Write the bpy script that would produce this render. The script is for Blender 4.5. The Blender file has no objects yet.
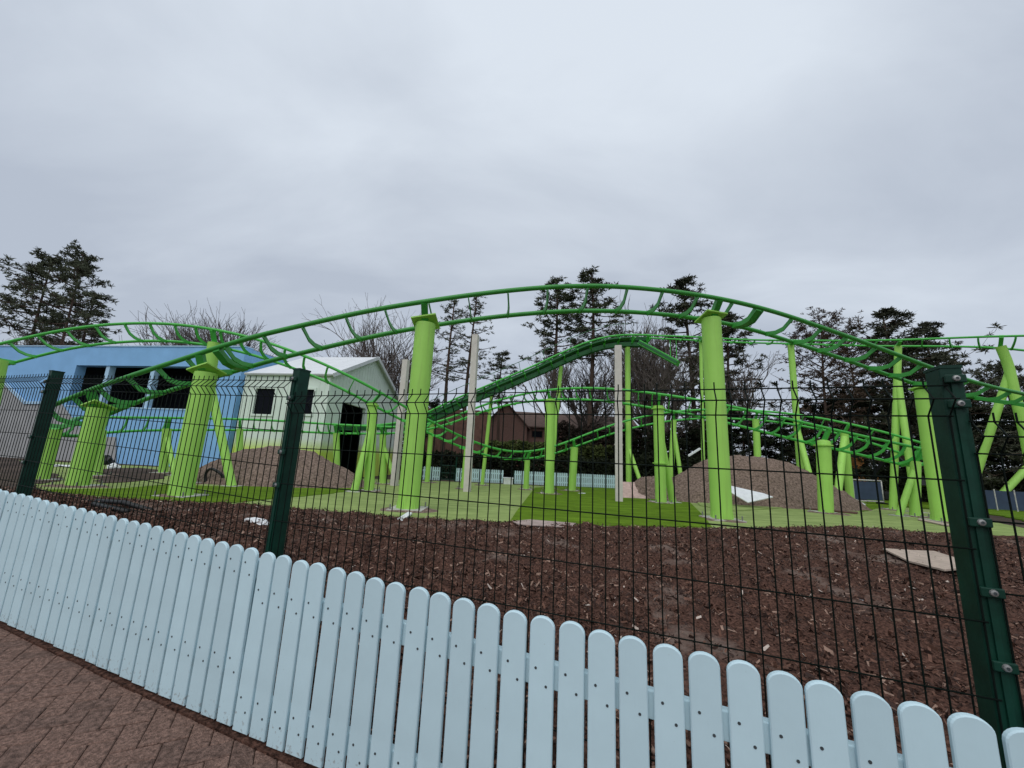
import bpy, bmesh, math, random
import numpy as np
from mathutils import Vector, Matrix, noise as mnoise
R = math.radians
random.seed(7); rng = np.random.default_rng(7)
sc = bpy.context.scene
COL = sc.collection

# ------------------------------------------------------------------ camera model
F = 385.0; CX, CY = 512.0, 384.0; CZ = 1.5
_up = np.array([96.0, 2004.0, -385.0]); _up /= np.linalg.norm(_up)
_y = np.array([0, 0, -1.0]); _y = _y - _up * _y.dot(_up); _y /= np.linalg.norm(_y)
_x = np.cross(_y, _up)
CM = np.array([_x, _y, _up])
def ray(px, py):
    r = CM @ np.array([px - CX, CY - py, -F]); return r / r[1]
def at(px, py, d):
    r = ray(px, py) * d; return np.array([r[0], r[1], r[2] + CZ])
def proj(P):
    c = CM.T @ (np.asarray(P, float) - np.array([0, 0, CZ])); return CX + c[0] / -c[2] * F, CY - c[1] / -c[2] * F
cam = bpy.data.cameras.new('camera'); camo = bpy.data.objects.new('camera', cam); COL.objects.link(camo)
cam.sensor_width = 36; cam.sensor_fit = 'HORIZONTAL'; cam.lens = 36 * F / 1024.0
cam.clip_start = 0.05; cam.clip_end = 3000
m4 = Matrix.Identity(4)
for i in range(3):
    for j in range(3): m4[i][j] = CM[i][j]
m4.translation = (0, 0, CZ); camo.matrix_world = m4
sc.camera = camo

# ------------------------------------------------------------------ ground shape
EX = np.array([0.943, -0.333]); NX = np.array([0.333, 0.943]); P0 = np.array([-1.64, 2.40])
def smooth(a, b, t):
    t = np.clip((t - a) / (b - a), 0, 1); return t * t * (3 - 2 * t)
def ground(x, y):
    x = np.asarray(x, float); y = np.asarray(y, float)
    s = (x - P0[0]) * EX[0] + (y - P0[1]) * EX[1]; q = (x - P0[0]) * NX[0] + (y - P0[1]) * NX[1]
    zp = CZ - 1.454 - 0.043 * np.clip(s, -9, 9)
    zi = CZ - 1.27 - 0.022 * np.clip(y - 9.5, 0, 15)
    zi = zi + 0.22 * smooth(-8, -13, x) * smooth(12, 17, y)
    t = smooth(0.25, 5.5, q)
    return zp * (1 - t) + zi * t
def gi(px, py):
    r = ray(px, py); last = 0.5
    for d in np.arange(0.8, 90, 0.02):
        if r[2] * d + CZ <= ground(r[0] * d, d): return np.array([r[0] * d, d, float(ground(r[0] * d, d))])
    return np.array([r[0] * 60, 60, float(ground(r[0] * 60, 60))])
def gx(px, d):
    """ground point at depth d in the direction of picture column px"""
    py = 470
    for _ in range(6):
        r = ray(px, py); x = r[0] * d; z = float(ground(x, d)); py = proj((x, d, z))[1]
    return np.array([x, d, z])

# ------------------------------------------------------------------ materials
def mat(name, col, rough=0.6, var=0.15, scale=8.0, bump=0.0, bscale=60.0, spec=0.35, metal=0.0, var2=None, coat=0.0):
    m = bpy.data.materials.new(name); m.use_nodes = True
    nt = m.node_tree; b = nt.nodes['Principled BSDF']
    b.inputs['Roughness'].default_value = rough; b.inputs['Metallic'].default_value = metal
    b.inputs['Specular IOR Level'].default_value = spec
    if coat: b.inputs['Coat Weight'].default_value = coat
    tc = nt.nodes.new('ShaderNodeTexCoord'); n = nt.nodes.new('ShaderNodeTexNoise')
    n.inputs['Scale'].default_value = scale; n.inputs['Detail'].default_value = 6
    nt.links.new(tc.outputs['Object'], n.inputs['Vector'])
    cr = nt.nodes.new('ShaderNodeValToRGB'); nt.links.new(n.outputs['Fac'], cr.inputs['Fac'])
    lo = tuple(c * (1 - var) for c in col); hi = var2 if var2 else tuple(min(1, c * (1 + var)) for c in col)
    cr.color_ramp.elements[0].position = 0.3; cr.color_ramp.elements[1].position = 0.7
    cr.color_ramp.elements[0].color = (*lo, 1); cr.color_ramp.elements[1].color = (*hi, 1)
    nt.links.new(cr.outputs['Color'], b.inputs['Base Color'])
    if bump:
        n2 = nt.nodes.new('ShaderNodeTexNoise'); n2.inputs['Scale'].default_value = bscale; n2.inputs['Detail'].default_value = 5
        nt.links.new(tc.outputs['Object'], n2.inputs['Vector'])
        bp = nt.nodes.new('ShaderNodeBump'); bp.inputs['Strength'].default_value = bump; bp.inputs['Distance'].default_value = 0.02
        nt.links.new(n2.outputs['Fac'], bp.inputs['Height']); nt.links.new(bp.outputs['Normal'], b.inputs['Normal'])
    return m
M = {}
M['rail'] = mat('rail_green_paint', (0.038, 0.275, 0.038), 0.42, 0.10, 3, spec=0.4)
M['rail2'] = mat('track_green_paint', (0.070, 0.45, 0.065), 0.42, 0.10, 3, spec=0.4)
M['lift'] = mat('lift_green_paint', (0.013, 0.115, 0.030), 0.5, 0.2, 3, spec=0.4)
M['lime'] = mat('lime_paint', (0.345, 0.66, 0.115), 0.5, 0.05, 1.5, spec=0.35)
M['bolt'] = mat('bolt_steel', (0.30, 0.30, 0.29), 0.5, 0.2, 40, metal=0.8)
M['plate'] = mat('galvanised_plate', (0.45, 0.44, 0.40), 0.6, 0.25, 8)
M['post'] = mat('dark_green_powdercoat', (0.003, 0.034, 0.021), 0.5, 0.3, 10, spec=0.25, bump=0.05)
M['wire'] = mat('dark_wire', (0.003, 0.007, 0.005), 0.6, 0.2, 20, spec=0.12)
M['picket'] = mat('pale_blue_paint', (0.535, 0.71, 0.77), 0.55, 0.045, 6, bump=0.05, bscale=90)
M['screw'] = mat('dark_screw', (0.05, 0.06, 0.065), 0.5, 0.2)
M['blue'] = mat('blue_render', (0.235, 0.465, 0.75), 0.8, 0.07, 1.2, bump=0.1)
M['paleblue'] = mat('pale_blue_trim', (0.42, 0.62, 0.80), 0.7, 0.05, 2)
M['greyclad'] = mat('grey_cladding', (0.36, 0.36, 0.36), 0.7, 0.12, 1.5)
M['mint'] = mat('mint_cladding', (0.68, 0.77, 0.68), 0.7, 0.05, 2)
M['roofw'] = mat('white_roof_sheet', (0.66, 0.68, 0.69), 0.55, 0.06, 2)
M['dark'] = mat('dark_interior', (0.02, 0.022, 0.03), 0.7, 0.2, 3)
M['glass'] = mat('dark_glass', (0.006, 0.007, 0.011), 0.4, 0.2, 3, spec=0.06)
M['conc'] = mat('bare_post', (0.60, 0.56, 0.51), 0.75, 0.08, 5, bump=0.1)
M['soil'] = mat('mound_soil', (0.190, 0.138, 0.110), 0.95, 0.55, 14, bump=1.0, bscale=28, spec=0.1)
M['mulch'] = mat('mulch_ground', (0.078, 0.040, 0.029), 0.95, 0.8, 45, bump=1.0, bscale=55, spec=0.1)
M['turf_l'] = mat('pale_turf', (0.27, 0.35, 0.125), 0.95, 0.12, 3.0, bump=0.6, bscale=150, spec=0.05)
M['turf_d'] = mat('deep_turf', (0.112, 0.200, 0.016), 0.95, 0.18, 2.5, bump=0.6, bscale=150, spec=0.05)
M['whites'] = mat('white_sheet', (0.72, 0.74, 0.75), 0.6, 0.08, 6)
M['ply'] = mat('weathered_plywood', (0.42, 0.335, 0.27), 0.85, 0.18, 9, bump=0.2)
M['pink'] = mat('pinkish_boards', (0.50, 0.36, 0.31), 0.85, 0.2, 6, bump=0.2)
M['black'] = mat('black_plastic', (0.012, 0.012, 0.012), 0.5, 0.2)
M['red'] = mat('red_plastic', (0.35, 0.03, 0.03), 0.5, 0.1)
M['orange'] = mat('orange_paint', (0.36, 0.15, 0.04), 0.6, 0.3)
M['navy'] = mat('navy_sheet', (0.035, 0.055, 0.095), 0.5, 0.15, 3)
M['bark'] = mat('tree_bark', (0.055, 0.040, 0.032), 0.95, 0.3, 6, bump=0.5)
M['barkp'] = mat('pine_bark', (0.075, 0.048, 0.036), 0.95, 0.35, 4, bump=0.5)
M['twig'] = mat('twigs', (0.105, 0.086, 0.076), 0.95, 0.25, 6)
M['needle'] = mat('pine_needles', (0.085, 0.096, 0.060), 0.85, 0.4, 1.2, spec=0.15)
M['needle2'] = mat('yew_needles', (0.070, 0.074, 0.050), 0.9, 0.4, 1.2, spec=0.1)
M['brownleaf'] = mat('brown_winter_leaves', (0.080, 0.056, 0.040), 0.9, 0.4, 1.2, spec=0.1)
M['hedge'] = mat('hedge_leaves', (0.024, 0.030, 0.017), 0.9, 0.5, 1.0, spec=0.1)
M['hedge2'] = mat('olive_hedge_leaves', (0.075, 0.095, 0.030), 0.9, 0.4, 1.0, spec=0.1)
M['tile'] = mat('brown_roof_tiles', (0.105, 0.068, 0.055), 0.9, 0.2, 3, bump=0.4)
M['timber'] = mat('brown_timber', (0.115, 0.060, 0.045), 0.9, 0.25, 3)
M['sand'] = mat('joint_sand', (0.105, 0.078, 0.062), 0.95, 0.4, 30, bump=0.6)
M['paver'] = mat('block_paver', (0.250, 0.155, 0.122), 0.9, 0.5, 60, bump=1.0, bscale=160, spec=0.15)
M['paver2'] = mat('block_paver_darker', (0.205, 0.130, 0.104), 0.9, 0.5, 45, bump=1.0, bscale=160, spec=0.15)
M['ground'] = mat('bare_soil', (0.075, 0.055, 0.045), 0.95, 0.35, 1.5, bump=0.7, bscale=12, spec=0.1)

def extra_lime():
    nt = M['lime'].node_tree; b = nt.nodes['Principled BSDF']; old = b.inputs['Base Color'].links[0].from_socket
    tc = nt.nodes.new('ShaderNodeTexCoord'); mp = nt.nodes.new('ShaderNodeMapping'); mp.inputs['Scale'].default_value = (9, 9, 0.7); nt.links.new(tc.outputs['Object'], mp.inputs[0])
    n = nt.nodes.new('ShaderNodeTexNoise'); n.inputs['Scale'].default_value = 1.5; n.inputs['Detail'].default_value = 6; nt.links.new(mp.outputs[0], n.inputs['Vector'])
    cr = nt.nodes.new('ShaderNodeValToRGB'); cr.color_ramp.elements[0].position = 0.52; cr.color_ramp.elements[1].position = 0.80; cr.color_ramp.elements[0].color = (0, 0, 0, 1); cr.color_ramp.elements[1].color = (0.5, 0.5, 0.5, 1); nt.links.new(n.outputs['Fac'], cr.inputs[0])
    mx = nt.nodes.new('ShaderNodeMix'); mx.data_type = 'RGBA'; nt.links.new(cr.outputs[0], mx.inputs[0]); nt.links.new(old, mx.inputs[6]); mx.inputs[7].default_value = (0.27, 0.42, 0.10, 1); nt.links.new(mx.outputs[2], b.inputs['Base Color'])
extra_lime()
def extra_picket():
    nt = M['picket'].node_tree; b = nt.nodes['Principled BSDF']; old = b.inputs['Base Color'].links[0].from_socket
    oi = nt.nodes.new('ShaderNodeObjectInfo'); mr = nt.nodes.new('ShaderNodeMapRange'); mr.inputs['To Min'].default_value = 0.94; mr.inputs['To Max'].default_value = 1.04; nt.links.new(oi.outputs['Random'], mr.inputs['Value'])
    vm = nt.nodes.new('ShaderNodeVectorMath'); vm.operation = 'SCALE'; nt.links.new(old, vm.inputs[0]); nt.links.new(mr.outputs[0], vm.inputs['Scale'])
    tc = nt.nodes.new('ShaderNodeTexCoord'); mp = nt.nodes.new('ShaderNodeMapping'); mp.inputs['Scale'].default_value = (40, 40, 2.2); nt.links.new(tc.outputs['Object'], mp.inputs[0]); nt.links.new(oi.outputs['Random'], mp.inputs['Location'])
    n = nt.nodes.new('ShaderNodeTexNoise'); n.inputs['Scale'].default_value = 1.0; n.inputs['Detail'].default_value = 5; nt.links.new(mp.outputs[0], n.inputs['Vector'])
    bp = nt.nodes.new('ShaderNodeBump'); bp.inputs['Strength'].default_value = 0.18; bp.inputs['Distance'].default_value = 0.006; nt.links.new(n.outputs['Fac'], bp.inputs['Height']); nt.links.new(bp.outputs['Normal'], b.inputs['Normal'])
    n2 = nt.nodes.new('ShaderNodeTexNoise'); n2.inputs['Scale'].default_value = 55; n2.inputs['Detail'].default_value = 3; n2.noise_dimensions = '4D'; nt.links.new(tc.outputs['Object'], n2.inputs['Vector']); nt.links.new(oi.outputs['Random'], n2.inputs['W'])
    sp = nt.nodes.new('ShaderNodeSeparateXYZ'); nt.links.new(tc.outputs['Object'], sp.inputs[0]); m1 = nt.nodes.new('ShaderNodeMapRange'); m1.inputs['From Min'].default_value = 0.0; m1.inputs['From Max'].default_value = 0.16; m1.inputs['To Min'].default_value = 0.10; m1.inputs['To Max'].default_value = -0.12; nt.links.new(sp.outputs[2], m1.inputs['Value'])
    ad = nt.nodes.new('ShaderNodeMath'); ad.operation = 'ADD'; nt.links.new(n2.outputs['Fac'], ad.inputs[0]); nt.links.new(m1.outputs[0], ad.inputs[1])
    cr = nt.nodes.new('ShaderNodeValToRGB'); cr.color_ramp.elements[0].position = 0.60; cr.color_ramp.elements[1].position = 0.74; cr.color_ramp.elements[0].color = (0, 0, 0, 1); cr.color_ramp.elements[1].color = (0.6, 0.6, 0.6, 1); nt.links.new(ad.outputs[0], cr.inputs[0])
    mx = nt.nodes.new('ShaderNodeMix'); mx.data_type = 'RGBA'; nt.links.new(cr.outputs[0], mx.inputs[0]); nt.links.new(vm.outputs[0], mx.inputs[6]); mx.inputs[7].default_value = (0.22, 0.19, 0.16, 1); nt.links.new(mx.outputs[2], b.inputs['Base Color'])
extra_picket()
def brick_mat(name, c1, c2, mortar, sx):
    m = bpy.data.materials.new(name); m.use_nodes = True; nt = m.node_tree; b = nt.nodes['Principled BSDF']
    b.inputs['Roughness'].default_value = 0.9; tc = nt.nodes.new('ShaderNodeTexCoord')
    mp = nt.nodes.new('ShaderNodeMapping'); mp.inputs['Rotation'].default_value = (R(90), 0, 0)
    br = nt.nodes.new('ShaderNodeTexBrick'); br.inputs['Scale'].default_value = sx
    br.inputs['Color1'].default_value = (*c1, 1); br.inputs['Color2'].default_value = (*c2, 1); br.inputs['Mortar'].default_value = (*mortar, 1)
    nt.links.new(tc.outputs['Object'], mp.inputs['Vector']); nt.links.new(mp.outputs['Vector'], br.inputs['Vector'])
    nt.links.new(br.outputs['Color'], b.inputs['Base Color']); return m
M['brick'] = brick_mat('red_brown_brick', (0.21, 0.10, 0.075), (0.16, 0.08, 0.06), (0.2, 0.17, 0.15), 4)

# mint wall: lime paint feathered into the bottom metre (sprayed on the boards)
def mint_lime():
    m = M['mint']; nt = m.node_tree; b = nt.nodes['Principled BSDF']
    old = b.inputs['Base Color'].links[0].from_socket
    ge = nt.nodes.new('ShaderNodeNewGeometry'); sx = nt.nodes.new('ShaderNodeSeparateXYZ'); nt.links.new(ge.outputs['Position'], sx.inputs['Vector'])
    mr = nt.nodes.new('ShaderNodeMapRange'); mr.inputs['From Min'].default_value = CZ + 0.45; mr.inputs['From Max'].default_value = CZ - 0.2
    nt.links.new(sx.outputs['Z'], mr.inputs['Value'])
    mx = nt.nodes.new('ShaderNodeMix'); mx.data_type = 'RGBA'
    nt.links.new(mr.outputs['Result'], mx.inputs[0]); nt.links.new(old, mx.inputs[6]); mx.inputs[7].default_value = (0.55, 0.70, 0.12, 1)
    nt.links.new(mx.outputs[2], b.inputs['Base Color'])
mint_lime()
# mulch: pale dusty patches
def mulch_patches():
    m = M['mulch']; nt = m.node_tree; b = nt.nodes['Principled BSDF']
    old = b.inputs['Base Color'].links[0].from_socket
    tc = nt.nodes.new('ShaderNodeTexCoord'); n = nt.nodes.new('ShaderNodeTexNoise'); n.inputs['Scale'].default_value = 0.9; n.inputs['Detail'].default_value = 8; n.inputs['Roughness'].default_value = 0.65
    nt.links.new(tc.outputs['Object'], n.inputs['Vector'])
    cr = nt.nodes.new('ShaderNodeValToRGB'); cr.color_ramp.elements[0].position = 0.56; cr.color_ramp.elements[1].position = 0.68
    nt.links.new(n.outputs['Fac'], cr.inputs['Fac'])
    mx = nt.nodes.new('ShaderNodeMix'); mx.data_type = 'RGBA'; nt.links.new(cr.outputs['Color'], mx.inputs[0]); nt.links.new(old, mx.inputs[6]); mx.inputs[7].default_value = (0.20, 0.150, 0.125, 1)
    nt.links.new(mx.outputs[2], b.inputs['Base Color'])
mulch_patches()
# turf: soft mower-like streaks and wear
for k in ('turf_l', 'turf_d'):
    nt = M[k].node_tree; b = nt.nodes['Principled BSDF']; old = b.inputs['Base Color'].links[0].from_socket
    tc = nt.nodes.new('ShaderNodeTexCoord'); mp = nt.nodes.new('ShaderNodeMapping'); mp.inputs['Scale'].default_value = (0.35, 2.6, 1); mp.inputs['Rotation'].default_value = (0, 0, R(-8))
    n = nt.nodes.new('ShaderNodeTexNoise'); n.inputs['Scale'].default_value = 1.6; n.inputs['Detail'].default_value = 7
    nt.links.new(tc.outputs['Object'], mp.inputs['Vector']); nt.links.new(mp.outputs['Vector'], n.inputs['Vector'])
    cr = nt.nodes.new('ShaderNodeValToRGB'); cr.color_ramp.elements[0].color = (0.82, 0.83, 0.8, 1); cr.color_ramp.elements[1].color = (1.14, 1.12, 1.1, 1)
    cr.color_ramp.elements[0].position = 0.35; cr.color_ramp.elements[1].position = 0.65
    nt.links.new(n.outputs['Fac'], cr.inputs['Fac'])
    mx = nt.nodes.new('ShaderNodeMix'); mx.data_type = 'RGBA'; mx.blend_type = 'MULTIPLY'; mx.inputs[0].default_value = 1
    nt.links.new(old, mx.inputs[6]); nt.links.new(cr.outputs['Color'], mx.inputs[7]); nt.links.new(mx.outputs[2], b.inputs['Base Color'])

# ------------------------------------------------------------------ mesh builder
ROOT = {}
U3_ = np.array([0, 0, 1.0])
def tag(o, label, cat, group=None, kind=None):
    if label: o['label'] = label
    if cat: o['category'] = cat
    if group: o['group'] = group
    if kind: o['kind'] = kind
    return o
def thing(name, label, cat, loc, group=None):
    o = bpy.data.objects.new(name, None); o.empty_display_size = 0.3; COL.objects.link(o); o.location = tuple(float(v) for v in loc)
    ROOT[o.name] = np.array(loc, float); return tag(o, label, cat, group)
class MB:
    def __init__(s): s.v = []; s.f = []; s.m = []; s.n = 0
    def add(s, vs, fs, m=0):
        s.v.append(np.asarray(vs, float).reshape(-1, 3)); 
        for f in fs: s.f.append(tuple(i + s.n for i in f)); s.m.append(m)
        s.n += len(s.v[-1])
    def box(s, c, ax, ay, az, hx, hy, hz, m=0):
        c = np.asarray(c, float); ax, ay, az = (np.asarray(a, float) for a in (ax, ay, az))
        vs = [c + ax * hx * i + ay * hy * j + az * hz * k for i in (-1, 1) for j in (-1, 1) for k in (-1, 1)]
        s.add(vs, [(0, 1, 3, 2), (4, 6, 7, 5), (0, 4, 5, 1), (2, 3, 7, 6), (0, 2, 6, 4), (1, 5, 7, 3)], m)
    def abox(s, lo, hi, m=0):
        lo = np.array(lo, float); hi = np.array(hi, float); c = (lo + hi) / 2; h = (hi - lo) / 2
        s.box(c, (1, 0, 0), (0, 1, 0), (0, 0, 1), *h, m)
    def tube(s, pts, r, n=10, m=0, cap=True):
        pts = np.asarray(pts, float); N = len(pts); rr = np.broadcast_to(np.asarray(r, float), (N,))
        T = np.gradient(pts, axis=0); T /= np.linalg.norm(T, axis=1)[:, None] + 1e-12
        u = np.cross(T[0], (0, 0, 1)); 
        if np.linalg.norm(u) < 0.05: u = np.cross(T[0], (0, 1, 0))
        u /= np.linalg.norm(u); vs = []
        a = np.arange(n) / n * 2 * math.pi
        for i in range(N):
            u = u - T[i] * u.dot(T[i]); u /= np.linalg.norm(u) + 1e-12; w = np.cross(T[i], u)
            vs.append(pts[i] + rr[i] * (np.cos(a)[:, None] * u + np.sin(a)[:, None] * w))
        fs = [(i * n + j, i * n + (j + 1) % n, (i + 1) * n + (j + 1) % n, (i + 1) * n + j) for i in range(N - 1) for j in range(n)]
        if cap: fs += [tuple(range(n - 1, -1, -1)), tuple((N - 1) * n + j for j in range(n))]
        s.add(np.concatenate(vs), fs, m)
    def bar(s, a, b, w, h, up=(0, 0, 1), m=0):
        a = np.asarray(a, float); b = np.asarray(b, float); d = b - a; L = np.linalg.norm(d); d /= L
        sx = np.cross(d, up); sx /= np.linalg.norm(sx) + 1e-12; uz = np.cross(sx, d)
        s.box((a + b) / 2, d, sx, uz, L / 2, w / 2, h / 2, m)
    def prism(s, poly, d, m=0):
        poly = np.asarray(poly, float); n = len(poly); d = np.asarray(d, float)
        s.add(np.concatenate([poly, poly + d]), [tuple(range(n - 1, -1, -1)), tuple(range(n, 2 * n))] + [(i, (i + 1) % n, n + (i + 1) % n, n + i) for i in range(n)], m)
    def build(s, name, mats, parent=None, smooth_=False, root=None, fix=True):
        if not isinstance(mats, (list, tuple)): mats = [mats]
        me = bpy.data.meshes.new(name); V = np.concatenate(s.v) if s.v else np.zeros((0, 3))
        if parent is not None:
            r = root if root is not None else parent
            V = V - ROOT[r.name]
        me.from_pydata(V.tolist(), [], s.f)
        for k in mats: me.materials.append(k)
        if len(mats) > 1: me.polygons.foreach_set('material_index', s.m)
        if smooth_: me.polygons.foreach_set('use_smooth', [True] * len(s.f))
        if fix:
            bm = bmesh.new(); bm.from_mesh(me); bmesh.ops.recalc_face_normals(bm, faces=bm.faces); bm.to_mesh(me); bm.free()
        me.update(); o = bpy.data.objects.new(name, me); COL.objects.link(o)
        if parent is not None: o.parent = parent
        return o
def sharp(o, ang=40):
    try: o.data.set_sharp_from_angle(angle=R(ang))
    except Exception: pass
    return o
def bevel(o, w, seg=2):
    b = o.modifiers.new('bevel', 'BEVEL'); b.width = w; b.segments = seg; b.limit_method = 'ANGLE'; b.angle_limit = R(40); return o

# ------------------------------------------------------------------ world and sun
SUN_EL, SUN_AZ = R(52), R(200)    # azimuth clockwise from +Y: behind the camera, a little to the left
w = bpy.data.worlds.new('World'); sc.world = w; w.use_nodes = True
nt = w.node_tree; bg = nt.nodes['Background']
sky = nt.nodes.new('ShaderNodeTexSky'); sky.sky_type = 'NISHITA'; sky.sun_disc = False; sky.sun_elevation = SUN_EL; sky.sun_rotation = SUN_AZ
tc = nt.nodes.new('ShaderNodeTexCoord'); sep = nt.nodes.new('ShaderNodeSeparateXYZ'); nt.links.new(tc.outputs['Generated'], sep.inputs[0])
def math_n(op, a, b):
    n = nt.nodes.new('ShaderNodeMath'); n.operation = op
    for i, v in enumerate((a, b)):
        if v is None: continue
        if isinstance(v, (int, float)): n.inputs[i].default_value = v
        else: nt.links.new(v, n.inputs[i])
    return n.outputs[0]
zc = math_n('MAXIMUM', sep.outputs[2], 0.0); zd = math_n('ADD', zc, 0.28)
com = nt.nodes.new('ShaderNodeCombineXYZ'); nt.links.new(math_n('DIVIDE', sep.outputs[0], zd), com.inputs[0]); nt.links.new(math_n('DIVIDE', sep.outputs[1], zd), com.inputs[1])
def cloud(scale, detail, rough, rot, stretch, dist=0.4):
    mp = nt.nodes.new('ShaderNodeMapping'); mp.inputs['Rotation'].default_value = (0, 0, R(rot)); mp.inputs['Scale'].default_value = (stretch, 1, 1); mp.inputs['Location'].default_value = (3.1, 1.7, 0)
    nt.links.new(com.outputs[0], mp.inputs[0]); n = nt.nodes.new('ShaderNodeTexNoise'); n.inputs['Scale'].default_value = scale; n.inputs['Detail'].default_value = detail; n.inputs['Roughness'].default_value = rough; n.inputs['Distortion'].default_value = dist
    nt.links.new(mp.outputs[0], n.inputs['Vector']); return n.outputs['Fac']
c1 = cloud(0.75, 3, 0.5, 25, 0.6); c2 = cloud(2.2, 6, 0.55, 20, 0.5)
cs = math_n('ADD', math_n('MULTIPLY', c1, 0.55), math_n('MULTIPLY', c2, 0.45))
cr = nt.nodes.new('ShaderNodeValToRGB'); e = cr.color_ramp.elements
e[0].position = 0.36; e[0].color = (0.395, 0.440, 0.515, 1); e[1].position = 0.62; e[1].color = (0.610, 0.664, 0.732, 1)
cs = math_n('ADD', math_n('MULTIPLY', math_n('SUBTRACT', cs, 0.5), 1.0), math_n('ADD', 0.300, math_n('ADD', math_n('MULTIPLY', math_n('MINIMUM', zc, 0.8), 0.315), math_n('MULTIPLY', math_n('MINIMUM', sep.outputs[0], 0.15), 0.085)))); nt.links.new(cs, cr.inputs[0])
vm = nt.nodes.new('ShaderNodeVectorMath'); vm.operation = 'SCALE'; vm.inputs['Scale'].default_value = 10.0; nt.links.new(cr.outputs['Color'], vm.inputs[0])
mx = nt.nodes.new('ShaderNodeMix'); mx.data_type = 'RGBA'; mx.inputs[0].default_value = 0.94
nt.links.new(sky.outputs[0], mx.inputs[6]); nt.links.new(vm.outputs[0], mx.inputs[7]); nt.links.new(mx.outputs[2], bg.inputs['Color'])
bg.inputs['Strength'].default_value = 0.1
sl = bpy.data.lights.new('sun', 'SUN'); sl.energy = 1.1; sl.angle = R(60); sl.color = (1.0, 0.97, 0.93)
so = bpy.data.objects.new('sun', sl); COL.objects.link(so)
sd = Vector((math.sin(SUN_AZ) * math.cos(SUN_EL), math.cos(SUN_AZ) * math.cos(SUN_EL), math.sin(SUN_EL)))
so.rotation_euler = sd.to_track_quat('Z', 'Y').to_euler(); so.location = (0, -5, 20)
sc.view_settings.view_transform = 'Standard'; sc.view_settings.look = 'None'; sc.view_settings.exposure = 0.30; sc.view_settings.gamma = 1
sc.render.engine = 'CYCLES'; sc.cycles.max_bounces = 6; sc.cycles.use_denoising = True

# ------------------------------------------------------------------ ground sheets
def grid_obj(name, xs, ys, fn, m, kind='structure'):
    X, Y = np.meshgrid(xs, ys, indexing='ij'); Z = fn(X, Y); nx, ny = X.shape
    V = np.stack([X, Y, Z], -1).reshape(-1, 3)
    idx = np.arange(nx * ny).reshape(nx, ny)
    Fq = np.stack([idx[:-1, :-1], idx[1:, :-1], idx[1:, 1:], idx[:-1, 1:]], -1).reshape(-1, 4)
    me = bpy.data.meshes.new(name); me.from_pydata(V.tolist(), [], Fq.tolist()); me.materials.append(m)
    me.polygons.foreach_set('use_smooth', [True] * len(Fq)); me.update()
    o = bpy.data.objects.new(name, me); COL.objects.link(o)
    if kind: o['kind'] = kind
    return o
def vnoise(X, Y, sc_, oct_=3, seed=0.0):
    out = np.empty(X.shape); it = np.nditer(X, flags=['multi_index'])
    for v in it:
        i = it.multi_index; out[i] = mnoise.fractal(Vector((X[i] * sc_, Y[i] * sc_, seed)), 1.0, 2.0, oct_)
    return out
def axis(lo, hi, mid_lo, mid_hi, fine, grow=1.35):
    a = list(np.arange(mid_lo, mid_hi + 1e-6, fine)); st = fine
    while a[-1] < hi: st *= grow; a.append(a[-1] + st)
    st = fine
    while a[0] > lo: st *= grow; a.insert(0, a[0] - st)
    return np.array(a)
grid_obj('ground', axis(-900, 900, -26, 30, 0.8), axis(-300, 1400, -3, 30, 0.6), lambda X, Y: ground(X, Y) - 0.012, M['ground'])

def fr(s, q):      # fence frame to world x, y
    return P0 + EX * s + NX * q
# the turf edge, traced once as ground points
edge_px = [(-60, 490), (20, 492), (60, 494), (120, 500), (175, 503), (250, 505), (330, 512), (440, 520), (520, 523), (620, 528), (730, 529), (830, 527), (930, 533), (1024, 537), (1090, 542)]
edge = np.array([gi(*p)[:2] for p in edge_px])
def poly_sheet(name, pts, lift, m, kind='structure', step=0.5, noise_edge=0.0):
    """a flat cut sheet draped on the ground: pts is a closed outline in x, y"""
    bm = bmesh.new(); P = []
    n = len(pts)
    for i in range(n):
        a = np.array(pts[i]); b = np.array(pts[(i + 1) % n]); k = max(1, int(np.linalg.norm(b - a) / step))
        for j in range(k): P.append(a + (b - a) * j / k)
    if noise_edge: P = [p + noise_edge * np.array([mnoise.noise(Vector((p[0] * 2, p[1] * 2, 1))), mnoise.noise(Vector((p[0] * 2, p[1] * 2, 9)))]) for p in P]
    vs = [bm.verts.new((p[0], p[1], 0)) for p in P]
    f = bm.faces.new(vs); bmesh.ops.triangulate(bm, faces=[f])
    lo = np.min(P, 0); hi = np.max(P, 0)
    for ax, nrm in ((0, (1, 0, 0)), (1, (0, 1, 0))):
        st = 1.2
        for c in np.arange(lo[ax] + st, hi[ax], st):
            co = [0, 0, 0]; co[ax] = c
            bmesh.ops.bisect_plane(bm, geom=bm.verts[:] + bm.edges[:] + bm.faces[:], plane_co=co, plane_no=nrm)
    for v in bm.verts: v.co.z = float(ground(v.co.x, v.co.y)) + lift - 0.088
    ext = bmesh.ops.extrude_face_region(bm, geom=bm.faces[:])
    for v in bm.verts: v.co.z += 0.0
    for g in ext['geom']:
        if isinstance(g, bmesh.types.BMVert): g.co.z += 0.10
    bmesh.ops.recalc_face_normals(bm, faces=bm.faces)
    me = bpy.data.meshes.new(name); bm.to_mesh(me); bm.free(); me.materials.append(m)
    o = bpy.data.objects.new(name, me); COL.objects.link(o)
    if kind: o['kind'] = kind
    return o
back = [(24, 24.4), (6, 24.4), (-4, 24.0), (-9, 22.5), (-10, 19.5), (-24, 20.0), (-25, 13)]
poly_sheet('lawn', list(edge) + back, 0.0, M['turf_l'])
def gp(*pp): return [gi(*p)[:2] for p in pp]
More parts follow.
